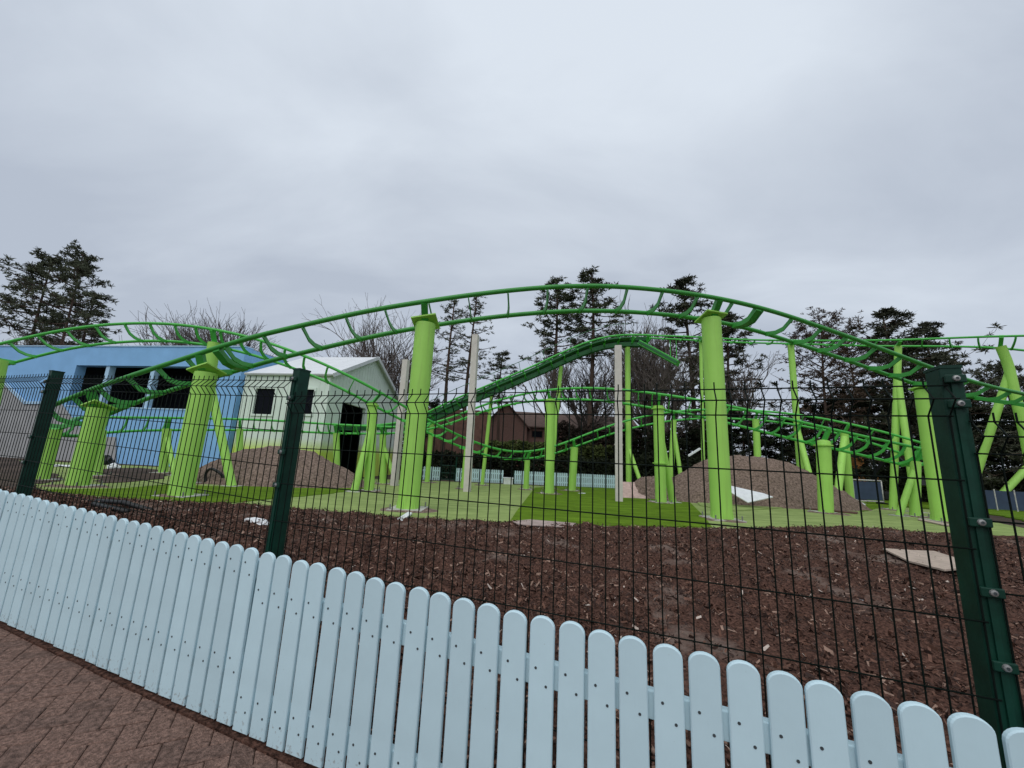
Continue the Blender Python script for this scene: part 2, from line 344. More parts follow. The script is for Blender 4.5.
poly_sheet('lawn', gp((510, 522.5), (620, 527), (712, 528.5), (703, 516), (690, 503), (676, 494), (655, 488), (560, 486.5), (535, 488)), 0.016, M['turf_d'])
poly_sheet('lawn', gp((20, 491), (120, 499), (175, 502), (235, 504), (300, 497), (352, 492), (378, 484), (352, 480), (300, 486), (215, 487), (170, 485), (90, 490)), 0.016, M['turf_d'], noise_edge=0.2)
poly_sheet('lawn', gp((700, 506.5), (735, 512), (790, 508), (800, 500), (730, 492), (690, 494)), 0.032, M['turf_l'])
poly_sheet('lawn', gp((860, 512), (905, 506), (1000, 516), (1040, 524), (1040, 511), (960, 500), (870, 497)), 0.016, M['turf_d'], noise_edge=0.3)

poly_sheet('soil_patch', gp((-90, 494), (24, 490.5), (58, 480), (44, 466), (10, 460), (-90, 456)), 0.018, M['ground'], noise_edge=0.35)
poly_sheet('soil_patch', gp((96, 484), (150, 481), (172, 474), (140, 468.5), (100, 470)), 0.02, M['ground'], noise_edge=0.35)
# mulch: a lumpy bed between the mesh fence and the turf, plus loose bark chips
mq = np.arange(0.12, 10.6, 0.08); ms = np.arange(-11, 17, 0.08)
S_, Q_ = np.meshgrid(ms, mq, indexing='ij'); MX = P0[0] + EX[0] * S_ + NX[0] * Q_; MY = P0[1] + EX[1] * S_ + NX[1] * Q_
edge_s = (edge - P0) @ EX; edge_q = (edge - P0) @ NX; o_ = np.argsort(edge_s)
QE = np.interp(S_, edge_s[o_], edge_q[o_])
fade = smooth(0.0, 0.35, QE - Q_)
MZ = ground(MX, MY) + fade * (0.055 + 0.050 * vnoise(MX, MY, 1.1, 3, 2.0) + 0.060 * vnoise(MX, MY, 4.0, 3, 5.0)) - 0.02 * (1 - fade)
V = np.stack([MX, MY, MZ], -1).reshape(-1, 3); idx = np.arange(S_.size).reshape(S_.shape)
keep = (QE - Q_)[:-1, :-1] > -0.05
Fq = np.stack([idx[:-1, :-1], idx[1:, :-1], idx[1:, 1:], idx[:-1, 1:]], -1)[keep]
me = bpy.data.meshes.new('soil_bed'); me.from_pydata(V.tolist(), [], Fq.tolist()); me.materials.append(M['mulch']); me.polygons.foreach_set('use_smooth', [True] * len(Fq)); me.update()
o = bpy.data.objects.new('soil_bed', me); COL.objects.link(o); o['kind'] = 'structure'
def mulch_z(x, y):
    s = (np.array([x, y]) - P0) @ EX; q = (np.array([x, y]) - P0) @ NX
    i = int(np.clip((s - ms[0]) / 0.08, 0, len(ms) - 1)); j = int(np.clip((q - mq[0]) / 0.08, 0, len(mq) - 1)); return float(MZ[i, j])
def chips(n, name, cols, smin, smax, qpow):
    vs = []; fs = []; mi = []
    k = 0
    while k < n:
        s = random.uniform(-10, 12); q = 0.2 + 10.0 * random.random() ** qpow
        qe = np.interp(s, edge_s[o_], edge_q[o_])
        if q > qe - 0.03: continue
        x, y = fr(s, q)
        if abs(x) > 1.55 * y + 0.6: continue
        if mnoise.fractal(Vector((x * 0.8, y * 0.8, 3)), 1, 2, 3) > 0.42 and random.random() < 0.8: continue
        z = mulch_z(x, y) + random.uniform(-0.004, 0.026)
        L = smin + (smax - smin) * random.random() ** 1.6; W = L * random.uniform(0.18, 0.5); a = random.uniform(0, 6.28)
        t1 = random.gauss(0, 0.6); t2 = random.gauss(0, 0.8)
        u = np.array([math.cos(a) * math.cos(t1), math.sin(a) * math.cos(t1), math.sin(t1)]); v = np.array([-math.sin(a) * math.cos(t2), math.cos(a) * math.cos(t2), math.sin(t2)])
        c = np.array([x, y, z]); b = 4 * len(vs) // 4
        kk = random.uniform(0.5, 1)
        vs += [c - u * L / 2 - v * W / 2 * kk, c + u * L / 2 - v * W / 2, c + u * L / 2 * 0.9 + v * W / 2, c - u * L / 2 + v * W / 2 * kk]
        fs.append((b, b + 1, b + 2, b + 3)); mi.append(random.choices(range(len(cols)), [c_[1] for c_ in cols])[0]); k += 1
    me = bpy.data.meshes.new(name); me.from_pydata([tuple(p) for p in vs], [], fs)
    for c_ in cols: me.materials.append(c_[0])
    me.polygons.foreach_set('material_index', mi); me.update()
    o = bpy.data.objects.new(name, me); COL.objects.link(o); return o
chipm = [(mat('chip_dark', (0.036, 0.018, 0.013), 0.9, 0.3, 20), 6), (mat('chip_brown', (0.135, 0.067, 0.045), 0.9, 0.3, 20), 4.5), (mat('chip_tan', (0.28, 0.18, 0.135), 0.9, 0.3, 20), 1.3), (mat('chip_pale', (0.50, 0.42, 0.36), 0.9, 0.3, 20), 0.16)]
tag(chips(125000, 'bark_chips', chipm, 0.014, 0.070, 1.9), 'loose brown bark chips strewn over the bed behind the fences', 'bark chips', kind='stuff')

# block paving: herringbone bricks as one sheet of path
grid_obj('pavement', axis(-60, 60, -8, 8, 0.8), axis(-60, 6.5, -2, 6, 0.8),
         lambda X, Y: np.where(((X - P0[0]) * NX[0] + (Y - P0[1]) * NX[1]) < 0.12, ground(X, Y) + 0.004, ground(X, Y) - 0.4), M['sand'])
bmx = MB(); wq = 0.1; ca, sa = math.cos(R(28)), math.sin(R(28))
for i in range(-70, 40):
    for j in range(-20, 70):
        k = (i - j) % 4
        if k == 0: lo, hi = (i, j), (i + 2, j + 1)
        elif k == 2: lo, hi = (i, j - 1), (i + 1, j + 1)
        else: continue
        cx = (lo[0] + hi[0]) / 2 * wq; cy = (lo[1] + hi[1]) / 2 * wq
        x = cx * ca - cy * sa; y = cx * sa + cy * ca
        q = (np.array([x, y]) - P0) @ NX
        if q > 0.12 or q < -2.6 or x > 1.5 or x < -5.5: continue
        z = float(ground(x, y)) + 0.004; hx = (hi[0] - lo[0]) * wq / 2 - 0.0016; hy = (hi[1] - lo[1]) * wq / 2 - 0.0016
        h = 0.010 + random.uniform(-0.0025, 0.0025)
        t1, t2 = random.gauss(0, 0.008), random.gauss(0, 0.008); az = np.array([t1, t2, 1.0]); az /= np.linalg.norm(az)
        sl_ = -0.043
        ax = np.array([ca, sa, sl_ * (ca * EX[0] + sa * EX[1]) - t1 * ca]); ay = np.array([-sa, ca, sl_ * (-sa * EX[0] + ca * EX[1])])
        c = np.array([x, y, z + h]); vs = []
        for sx_, sy_, ins, dz in ((-1, -1, 0, -h), (1, -1, 0, -h), (1, 1, 0, -h), (-1, 1, 0, -h), (-1, -1, 0, -0.004), (1, -1, 0, -0.004), (1, 1, 0, -0.004), (-1, 1, 0, -0.004), (-1, -1, 0.005, 0), (1, -1, 0.005, 0), (1, 1, 0.005, 0), (-1, 1, 0.005, 0)):
            vs.append(c + ax * sx_ * (hx - ins) + ay * sy_ * (hy - ins) + np.array([0, 0, dz]))
        bmx.add(vs, [(0, 1, 5, 4), (1, 2, 6, 5), (2, 3, 7, 6), (3, 0, 4, 7), (4, 5, 9, 8), (5, 6, 10, 9), (6, 7, 11, 10), (7, 4, 8, 11), (8, 9, 10, 11)], random.choice((0, 0, 1)))
o = bmx.build('pavement', [M['paver'], M['paver2']], fix=False); o['kind'] = 'structure'

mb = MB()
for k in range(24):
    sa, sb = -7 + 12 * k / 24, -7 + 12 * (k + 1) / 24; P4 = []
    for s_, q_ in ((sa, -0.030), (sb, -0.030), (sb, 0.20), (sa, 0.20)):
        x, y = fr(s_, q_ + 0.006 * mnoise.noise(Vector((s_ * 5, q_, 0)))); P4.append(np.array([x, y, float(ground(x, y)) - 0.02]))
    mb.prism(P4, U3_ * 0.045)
o = mb.build('edging_strip', M['mulch']); o['kind'] = 'structure'  # dark edging strip along the foot of the pickets
# ------------------------------------------------------------------ near picket fence
E3 = np.array([EX[0], EX[1], -0.043]); E3 = E3 / np.linalg.norm(E3); N3 = np.array([NX[0], NX[1], 0]); U3 = np.array([0, 0, 1.0])
HP = 0.882; PW = 0.103; PITCH = 0.1205
def pk_base(s, q=0.0):
    x, y = fr(s, q); return np.array([x, y, CZ - 1.454 - 0.043 * s + 0.035])
fence = thing('picket_fence', 'pale blue round-topped picket fence running along the paved path', 'fence', pk_base(0))
S_BREAK = None
for s in np.arange(-3, 3, 0.01):
    if proj(pk_base(s))[0] > 232: S_BREAK = s; break
def picket_mesh(rz):
    mb = MB(); n = 12; prof = []
    r = PW / 2; hx = HP - 0.02 - r * 0.78
    prof += [(-r, 0.0), (r, 0.0)]
    for k in range(n + 1):
        a = math.pi * k / n; prof.append((r * math.cos(a), hx + r * 0.78 * math.sin(a)))
    t = 0.021; b = 0.004
    Ex = np.array([EX[0], EX[1], 0.0]); NN = N3
    def ring(dy, ins):
        c = np.array([0, HP * 0.5]); out = []
        for (x, z) in prof:
            k = 1 - ins / r; zz = max(ins, min(z, 99)) if z < 0.01 else z - ins * (0.0 if z < hx else (z - hx) / (r * 0.78) )
            out.append(Ex * x * k + U3 * zz + NN * dy)
        return out
    rings = [ring(-t / 2, b), ring(-t / 2 + b, 0), ring(t / 2 - b, 0), ring(t / 2, b)]
    m = len(prof); vs = np.concatenate([np.array(q) for q in rings])
    fs = [tuple(range(m)), tuple(3 * m + i for i in range(m - 1, -1, -1))]
    for k in range(3): fs += [(k * m + i, (k + 1) * m + i, (k + 1) * m + (i + 1) % m, k * m + (i + 1) % m) for i in range(m)]
    mb.add(vs, fs, 0)
    for z in rz:
        for sx_, dz in ((-0.022, 0.03), (0.022, -0.03)):
            c = Ex * sx_ + U3 * (z + dz) - NN * (t / 2 - 0.001); a = np.arange(8) / 8 * 2 * math.pi
            ringp = [c + 0.0054 * (math.cos(q) * Ex + math.sin(q) * U3) for q in a]; top = [p - NN * 0.0025 for p in ringp]
            mb.add(ringp + top, [(i, (i + 1) % 8, 8 + (i + 1) % 8, 8 + i) for i in range(8)] + [tuple(range(8, 16))], 1)
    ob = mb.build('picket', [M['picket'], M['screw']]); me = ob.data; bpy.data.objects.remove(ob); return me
RZ_L, RZ_R = (0.755, 0.275), (0.64, 0.125)
mesh_l, mesh_r = picket_mesh(RZ_L), picket_mesh(RZ_R)
s = S_BREAK - 0.5 * PITCH; n_l = 0
base0 = ROOT[fence.name]
def put_picket(s, me):
    o = bpy.data.objects.new('picket', me); COL.objects.link(o); o.parent = fence
    p = pk_base(s) + np.array([0, 0, random.uniform(-0.004, 0.004)]) + N3 * random.uniform(-0.0015, 0.0015)
    o.location = tuple(p - base0); o.rotation_euler = (0, random.gauss(0, 0.004), random.gauss(0, 0.006))
while proj(pk_base(s) + U3 * HP)[0] > -60 and s > -6: put_picket(s, mesh_l); s -= PITCH
s_end_l = s + PITCH; s = S_BREAK + 0.5 * PITCH
while s < 3.72: put_picket(s, mesh_r); s += PITCH
s_end_r = s
for rz, a, b in ((RZ_L, s_end_l - 0.06, S_BREAK), (RZ_R, S_BREAK + 0.004, s_end_r)):
    for z in rz:
        mb = MB(); pa = pk_base(a) + U3 * (z) + N3 * 0.030; pb = pk_base(b) + U3 * (z) + N3 * 0.030
        mb.bar(pa, pb, 0.036, 0.095); bevel(mb.build('rail', M['picket'], fence), 0.004)
for s in (S_BREAK - 0.05, S_BREAK - 1.95, S_BREAK + 1.85, s_end_r - 0.15):
    mb = MB(); c = pk_base(s) + N3 * 0.086; mb.box(c + U3 * 0.36, (EX[0], EX[1], 0), N3, U3, 0.036, 0.036, 0.42); bevel(mb.build('post', M['picket'], fence), 0.004)

# ------------------------------------------------------------------ dark green welded mesh fence
AH = 0.372
q0 = ray(320, 393); A_ = q0 * (AH / q0[2]); q1 = ray(928, 381); B_ = q1 * (AH / q1[2])
md = (B_ - A_)[:2]; md /= np.linalg.norm(md); mn = np.array([-md[1], md[0]])
def mpt(px, py):           # intersect a pixel with the vertical plane of the mesh fence
    r = ray(px, py); t = (A_[:2] @ mn) / (r[:2] @ mn); return r * t + np.array([0, 0, CZ])
def mfr(s, z, off=0.0):    # along, height, towards the camera
    p = A_[:2] + md * s - mn * off; return np.array([p[0], p[1], z])
def ms_of(px, py): return float((mpt(px, py)[:2] - A_[:2]) @ md)
s2 = ms_of(291, 400); s3 = ms_of(957, 400); s1 = ms_of(46, 385)
PL = s2 - s1
mesh_f = thing('mesh_fence', 'dark green welded wire mesh fence on steel posts behind the pickets', 'fence', mfr(s2, CZ - 1.5))
MD3 = np.array([md[0], md[1], 0]); MN3 = np.array([mn[0], mn[1], 0])
VS, HS = 0.0605, 0.237
def panel(sa, sb, zta, ztb, zbot):
    mb = MB(); n = int(round((sb - sa) / VS)); r = 0.0031
    zt = lambda s: zta + (ztb - zta) * (s - sa) / (sb - sa)
    prof = [(0.034, 0.0), (-0.002, 0.0), (-0.058, 0.048), (-0.118, 0.0), (zbot, 0.0)]
    for i in range(n + 1):
        s = sa + (sb - sa) * i / n; T = zt(s); pts = []
        wob = random.gauss(0, 0.0012)
        for dz, off in prof[:-1]: pts.append(mfr(s + wob, T + dz, off))
        pts.append(mfr(s, zbot, 0.0)); 
        for a, b in zip(pts[:-1], pts[1:]): mb.tube([a, b], r, 5, cap=False)
    rows = [(0.0, 0.0), (-0.058, 0.048), (-0.118, 0.0)]; k = 1
    while zta - 0.118 - HS * k > zbot: rows.append((-0.118 - HS * k, 0.0)); k += 1
    for dz, off in rows:
        mb.tube([mfr(sa - 0.01, zt(sa) + dz, off + 0.005), mfr(sb + 0.01, zt(sb) + dz, off + 0.005)], 0.0032, 5)
    return mb.build('mesh_panel', M['wire'], mesh_f, True, fix=False)
zt2L = mpt(285, 381)[2]; zt1R = mpt(57, 378)[2]; zt1L = mpt(40, 377)[2]; zt0 = mpt(2, 379)[2]
zt3 = mpt(1010, 422)[2]
panel(s1 - PL, s1 - 0.03, zt0 + 0.02, zt1L, CZ - 1.30)
panel(s1 + 0.03, s2 - 0.03, zt1R, zt2L, CZ - 1.38)
zR = mpt(720, 389.5)[2]; panel(s2 + 0.03, s3 - 0.03, zR, zR, CZ - 1.50)
panel(s3 + 0.03, s3 + 2.6, zt3, zt3, CZ - 1.62)
def fpost(s, ptop, zb, clampz):
    zt_ = mpt(*ptop)[2]; hw, hd = 0.033, 0.046
    mb = MB(); c = mfr(s, (zt_ + zb) / 2, -hd - 0.006)
    mb.box(c, MD3, MN3, U3, hw, hd, (zt_ - zb) / 2)
    p = bevel(mb.build('post', M['post'], mesh_f), 0.005)
    mb = MB(); mb.box(mfr(s, zt_ + 0.003, -hd - 0.006), MD3, MN3, U3, hw + 0.002, hd + 0.002, 0.006); mb.build('post_cap', M['post'], p, root=mesh_f)
    mb = MB(); mb.box(mfr(s, (zt_ + zb) / 2 - 0.02, -0.003), MD3, MN3, U3, 0.009, 0.004, (zt_ - zb) / 2 - 0.03); mb.build('cover_strip', M['post'], p, root=mesh_f)
    for z in clampz:
        mb = MB(); mb.box(mfr(s, z, 0.010), MD3, MN3, U3, 0.031, 0.006, 0.016); cl = bevel(mb.build('clamp', M['post'], p, root=mesh_f), 0.004)
        mb = MB(); a = np.arange(10) / 10 * 2 * math.pi; c = mfr(s, z, 0.016)
        ring = [c + 0.0125 * (math.cos(q) * MD3 + math.sin(q) * U3) for q in a]; r2 = [c - MN3 * 0.005 + 0.0105 * (math.cos(q) * MD3 + math.sin(q) * U3) for q in a]; r3 = [c - MN3 * 0.0065 + 0.005 * (math.cos(q) * MD3 + math.sin(q) * U3) for q in a]
        fs = [(i, (i + 1) % 10, 10 + (i + 1) % 10, 10 + i) for i in range(10)] + [(10 + i, 10 + (i + 1) % 10, 20 + (i + 1) % 10, 20 + i) for i in range(10)]
        mb.add(ring + r2 + r3, fs, 0); mb.add([p_ + MN3 * 0.001 for p_ in r3], [tuple(range(10))], 1)
        b_ = mb.build('bolt', [M['bolt'], M['screw']], p, root=mesh_f)
fpost(s1, (48, 371), CZ - 1.45, [zt1R - 0.03, zt1R - 0.14, zt1R - 0.6, zt1R - 0.85])
fpost(s2, (300, 369), CZ - 1.55, [mpt(292, 379)[2], mpt(290, 398)[2], mpt(283, 452)[2], mpt(278, 485)[2]])
fpost(s3, (952, 367), CZ - 1.75, [mpt(957, 379)[2], mpt(962, 404)[2], mpt(979, 522)[2], mpt(992, 592)[2], mpt(1004, 666)[2], mpt(1004, 666)[2] - 0.33])

# ------------------------------------------------------------------ coaster track
def resample(pl, n):
    pl = np.asarray(pl, float); seg = np.r_[0, np.cumsum(np.linalg.norm(np.diff(pl, axis=0), axis=1))]
    t = np.linspace(0, seg[-1], n); out = np.stack([np.interp(t, seg, pl[:, k]) for k in range(pl.shape[1])], 1); return out
def gsm(a, sg):
    k = int(3 * sg); x = np.arange(-k, k + 1); wgt = np.exp(-x * x / (2 * sg * sg)); wgt /= wgt.sum()
    p = np.concatenate([2 * a[0] - a[k:0:-1], a, 2 * a[-1] - a[-2:-k - 2:-1]]); return np.stack([np.convolve(p[:, i], wgt, 'valid') for i in range(a.shape[1])], 1)
def solve(Apx, Bpx, dep, g=0.9, n=240, sg=5):
    a2 = gsm(resample(Apx, n), sg); dx = np.array(dep, float)
    d = np.interp(a2[:, 0], dx[:, 0], dx[:, 1]); d = gsm(d[:, None], 14)[:, 0]
    A = np.stack([at(p[0], p[1], dd) for p, dd in zip(a2, d)]); A = gsm(A, 3)
    T = np.gradient(A, axis=0); T /= np.linalg.norm(T, axis=1)[:, None]
    B2 = resample(Bpx, 600); phi = np.linspace(R(-25), R(80), 106); best = []
    NN = []; DD = []
    for i in range(n):
        h = np.cross(T[i], (0, 0, 1)); h /= np.linalg.norm(h)
        if h[1] < 0: h = -h
        dn = np.cross(T[i], h); dn /= np.linalg.norm(dn)
        if dn[2] > 0: dn = -dn
        NN.append(h); DD.append(dn); es = []
        for f in phi:
            q = proj(A[i] + g * (math.cos(f) * h + math.sin(f) * dn)); es.append(np.min(np.hypot(B2[:, 0] - q[0], B2[:, 1] - q[1])))
        es = np.array(es); best.append(phi[int(np.argmin(es + 0.15 * np.abs(phi - (best[-1] if best else R(12)))))])
    best = gsm(np.array(best)[:, None], 8)[:, 0]; NN = np.array(NN); DD = np.array(DD)
    B = A + g * (np.cos(best)[:, None] * NN + np.sin(best)[:, None] * DD)
    down = -np.sin(best)[:, None] * NN + np.cos(best)[:, None] * DD
    return dict(A=A, B=B, down=down, T=T, C=(A + B) / 2)
T1 = solve([(54, 405), (56, 402.5), (87.5, 390.6), (120, 379.2), (157.5, 367), (190, 357), (220, 346.5), (248, 337.5), (300, 326), (340, 316.5), (390, 306.5), (420, 302.3), (468, 295), (500, 291.3), (543, 287), (580, 285.4), (607, 285.7), (640, 287.5), (670, 291), (710, 296), (747.5, 304), (788, 315), (820, 327), (857.5, 339.5), (898, 355), (934, 368.5), (963, 380), (1024, 394.7), (1080, 404)],
           [(60, 437), (80, 428), (109, 414), (128, 406), (157.5, 393.5), (182.5, 385.6), (220, 375.6), (240, 370), (280, 358.5), (315, 349.5), (358, 340), (390, 332.7), (410, 329), (468, 320), (500, 316), (543, 312.7), (581, 310.8), (634, 312), (660, 314), (695, 318), (725, 323.5), (760, 331), (788, 341), (820, 351), (857.5, 363.7), (898, 378.7), (910, 383), (966, 396.5), (1024, 404.5), (1090, 409)],
           [(54, 10.6), (95, 9.95), (190, 9.1), (300, 8.85), (415, 8.78), (560, 9.0), (715, 9.6), (860, 10.7), (930, 11.5), (1024, 12.6), (1080, 13.3)])
T3 = solve([(92, 417.4), (128, 417.5), (180, 418), (212, 418.5), (248, 419.3), (285, 421), (324, 424), (358, 425.6), (390, 427.5), (412, 427.5), (430, 425.5), (444, 421.5), (468, 411), (479, 405.5), (506, 397.5), (530, 392), (552, 388.6), (578, 387.5), (612, 388), (635, 391), (664, 394.5), (704, 400.5), (727, 405.6), (770, 414.5), (820, 426.5), (857, 435), (898, 443.5), (922, 449)],
           [(85, 433), (128, 430.5), (180, 430), (230, 430), (285, 430.8), (324, 433), (367, 434.5), (405, 432.5), (430, 428.8), (456, 420.6), (487, 409.5), (510, 404), (542, 400), (578, 399), (610, 402), (630, 404.5), (652, 408), (688, 414), (704, 417), (727, 423), (770, 433.5), (805, 442.5), (832, 448), (870, 457), (908, 466), (930, 470)],
           [(92, 13.4), (180, 15.6), (240, 17), (330, 18), (420, 18), (480, 17.6), (552, 16.6), (660, 14.3), (727, 13.7), (820, 13.5), (898, 13.6), (922, 13.9)])
T2 = solve([(-40, 353), (0, 344), (37, 335), (65, 329), (97, 325), (128, 322.7), (157, 322.5), (190, 325), (220, 330), (248, 336), (280, 346), (305, 355.6), (336, 369), (358, 380), (384, 394), (407, 408), (427, 420), (450, 432), (474, 442.5), (485, 447.5), (502, 453), (520, 455.5), (535, 454), (557, 447), (578, 438), (590, 432), (612, 424), (630, 418.7), (646, 415), (672, 410.8), (704, 408.7), (755, 410), (788, 413), (810, 415.8), (842, 422), (880, 430.6), (908, 438.5), (922, 443)],
           [(-30, 375), (19, 360.6), (50, 352.5), (75, 347.5), (100, 344), (128, 342), (157, 340.5), (190, 342.5), (212, 345.8), (230, 349), (248, 354), (264, 359), (295, 369), (317, 378), (358, 397), (369, 403), (394, 415), (426, 431), (450, 442), (466, 448.5), (481, 453), (502, 458), (524, 460.6), (537, 458.5), (557, 453.5), (575, 447), (612, 433), (652, 424), (688, 418.8), (704, 417.8), (746, 419), (788, 423), (807, 427), (840, 434), (867, 441), (889, 448), (915, 459), (930, 464)],
           [(-40, 12.2), (0, 12.3), (130, 13.0), (220, 13.1), (300, 12.8), (372, 12.5), (420, 14.0), (470, 17.6), (524, 20), (575, 20.3), (672, 19.6), (755, 18.6), (845, 17), (922, 16.2)])
T4 = solve([(640, 335), (688, 336.5), (722, 338.6), (755, 340), (807, 340.6), (850, 340.6), (898, 340), (930, 338.8), (976, 337), (1024, 335.7), (1070, 335)],
           [(640, 337.5), (688, 340), (722, 341.8), (770, 343.2), (810, 344.2), (857, 345.6), (885, 346), (930, 346.2), (976, 347), (1000, 348), (1024, 350), (1070, 356)],
           [(640, 20), (795, 18.2), (898, 17), (1000, 14.6), (1070, 13.6)])

def hermite(p0, t0, p1, t1, n=40):
    t = np.linspace(0, 1, n)[:, None]; return (2 * t**3 - 3 * t**2 + 1) * p0 + (t**3 - 2 * t**2 + t) * t0 + (-2 * t**3 + 3 * t**2) * p1 + (t**3 - t**2) * t1
def join(P, Q, i, j, dirP, dirQ, k):
    """turnaround between end i of P and end j of Q; rails cross over from A to B"""
    a = hermite(P['A'][i], P['T'][i] * dirP * k, Q['B'][j], Q['T'][j] * dirQ * k); b = hermite(P['B'][i], P['T'][i] * dirP * k * 0.75, Q['A'][j], Q['T'][j] * dirQ * k * 0.75)
    t = np.linspace(0, 1, len(a))[:, None]; dn = P['down'][i] * (1 - t) + Q['down'][j] * t
    return dict(A=a, B=b, down=dn, T=np.gradient((a + b) / 2, axis=0), C=(a + b) / 2)
J1 = join(T1, T3, 0, 0, -1, 1, 3.3)
J2 = join(T3, T2, -1, -1, 1, -1, 3.2)

def tie(mb_parent, name, A, B, dn, T, wdt=0.055, hgt=0.085, drop=0.17, m=None, root=None):
    T = T / np.linalg.norm(T); dn = dn / np.linalg.norm(dn)
    pts = []; X = B - A
    for u, v in ((0.0, 0.02), (0.16, 0.10), (0.36, drop), (0.62, drop * 0.9), (0.82, 0.09), (1.0, 0.02)): pts.append(A + X * u + dn * v)
    mb = MB(); vs = []
    for i, p in enumerate(pts):
        hh = hgt * (0.5 if 0 < i < 5 else 0.62)
        vs += [p - T * wdt / 2 - dn * hh, p + T * wdt / 2 - dn * hh, p + T * wdt / 2 + dn * hh, p - T * wdt / 2 + dn * hh]
    fs = [(0, 1, 2, 3), (23, 22, 21, 20)]
    for i in range(5): fs += [(4 * i + k, 4 * i + (k + 1) % 4, 4 * i + 4 + (k + 1) % 4, 4 * i + 4 + k) for k in range(4)]
    mb.add(vs, fs, 0); return mb.build(name, m, mb_parent)
def track(name, label, pieces, r, m, spacing, wdt=0.055, drop=0.17, hgt=0.085, joints=()):
    k0 = len(pieces[-1]['A']) // 2; base = (pieces[-1]['A'][k0] + pieces[-1]['B'][k0]) / 2; base[2] = float(ground(base[0], base[1]))
    th = thing(name, label, 'roller coaster track', base)
    for key in ('A', 'B'):
        chain = []
        for pc in pieces: chain.append(pc[key])
        mb = MB(); pts = np.concatenate([c if k == 0 else c[1:] for k, c in enumerate(chain)]); mb.tube(pts, r, 10)
        mb.build('rail', m, th, True)
    A = np.concatenate([p['A'] for p in pieces]); B = np.concatenate([p['B'] for p in pieces]); D = np.concatenate([p['down'] for p in pieces]); C = (A + B) / 2
    T = np.gradient(C, axis=0); s = np.r_[0, np.cumsum(np.linalg.norm(np.diff(C, axis=0), axis=1))]
    for q in np.arange(spacing * 0.5, s[-1], spacing):
        i = int(np.searchsorted(s, q)); tie(th, 'tie', A[i], B[i], D[i], T[i], m=m, wdt=wdt, drop=drop, hgt=hgt)
    for px in joints:
        i = min(range(len(C)), key=lambda k: abs(proj(C[k])[0] - px) + (0 if k > 60 else 999)); tie(th, 'joint_tie', A[i], B[i], D[i], T[i], m=m, wdt=0.17, drop=drop, hgt=0.15)
    return th
def rev(t): return {k: v[::-1] for k, v in t.items()}
J1r = dict(A=J1['A'][::-1], B=J1['B'][::-1], down=J1['down'][::-1])
track('coaster_track', 'high arched green track sweeping across the front on tall lime columns', [J1r, T1], 0.060, M['rail'], 1.0, 0.028, 0.19, hgt=0.13, joints=(232, 747))
track('coaster_track', 'low green track passing the sheds then humping over the middle columns', [T3], 0.050, M['rail2'], 0.62, 0.030, hgt=0.10)
track('coaster_track', 'rear green track with crest before the blue building and dip by the far fence', [dict(A=T2['A'], B=T2['B'], down=T2['down']), dict(A=J2['B'][::-1] * 0 + hermite(T2['A'][-1], T2['T'][-1] * 3.2, T3['B'][-1], -T3['T'][-1] * 3.2), B=hermite(T2['B'][-1], T2['T'][-1] * 2.4, T3['A'][-1], -T3['T'][-1] * 2.4), down=J2['down'][::-1])], 0.050, M['rail2'], 0.82, 0.030, hgt=0.10)
track('coaster_track', 'thin level green track running right from the lift crest to the frame edge', [T4], 0.045, M['rail2'], 0.85, 0.05, 0.12)

# ---- lift hill
LP = [(330, 425, 20.2), (372, 426, 20.6), (405, 422, 21), (428, 412.5, 21), (450, 401, 21), (479, 389, 21), (510, 376, 20.9), (538, 364, 20.8), (562, 352.5, 20.6), (585, 342.5, 20.4), (605, 336.5, 20.2), (627, 334.3, 20.0), (650, 335.2, 19.9)]
Lc = gsm(resample([at(*p) for p in LP], 160), 5)
lift = thing('lift_hill', 'dark green boxy lift hill with chain trough and handrail climbing to the right', 'lift hill', (Lc[80][0], Lc[80][1], float(ground(Lc[80][0], Lc[80][1]))))
LT = np.gradient(Lc, axis=0); LT /= np.linalg.norm(LT, axis=1)[:, None]
LH = np.cross(LT, (0, 0, 1)); LH /= np.linalg.norm(LH, axis=1)[:, None]; LH[LH[:, 1] < 0] *= -1; LD = np.cross(LT, LH); LD[LD[:, 2] > 0] *= -1
for sgn in (0, 1):
    mb = MB(); mb.tube(Lc + LH * (0.9 * sgn) , 0.055, 10); mb.build('rail', M['rail2'], lift, True)
def strip(off_h0, off_h1, off_d0, off_d1, name, m, i0=0, i1=160):
    mb = MB(); vs = []
    for i in range(i0, i1):
        for h, d in ((off_h0, off_d0), (off_h1, off_d0), (off_h1, off_d1), (off_h0, off_d1)): vs.append(Lc[i] + LH[i] * h + LD[i] * d)
    n = i1 - i0; fs = [(4 * i + k, 4 * i + (k + 1) % 4, 4 * i + 4 + (k + 1) % 4, 4 * i + 4 + k) for i in range(n - 1) for k in range(4)] + [(0, 1, 2, 3), (4 * n - 1, 4 * n - 2, 4 * n - 3, 4 * n - 4)]
    mb.add(vs, fs, 0); return mb.build(name, m, lift)
strip(0.22, 0.68, 0.03, 0.24, 'chain_trough', M['lift'])
strip(0.28, 0.62, 0.30, 0.54, 'spine_beam', M['lift'], 30)
strip(-0.62, -0.12, 0.30, 0.36, 'walkway', M['lift'], 34, 150)
sl_ = np.r_[0, np.cumsum(np.linalg.norm(np.diff(Lc, axis=0), axis=1))]
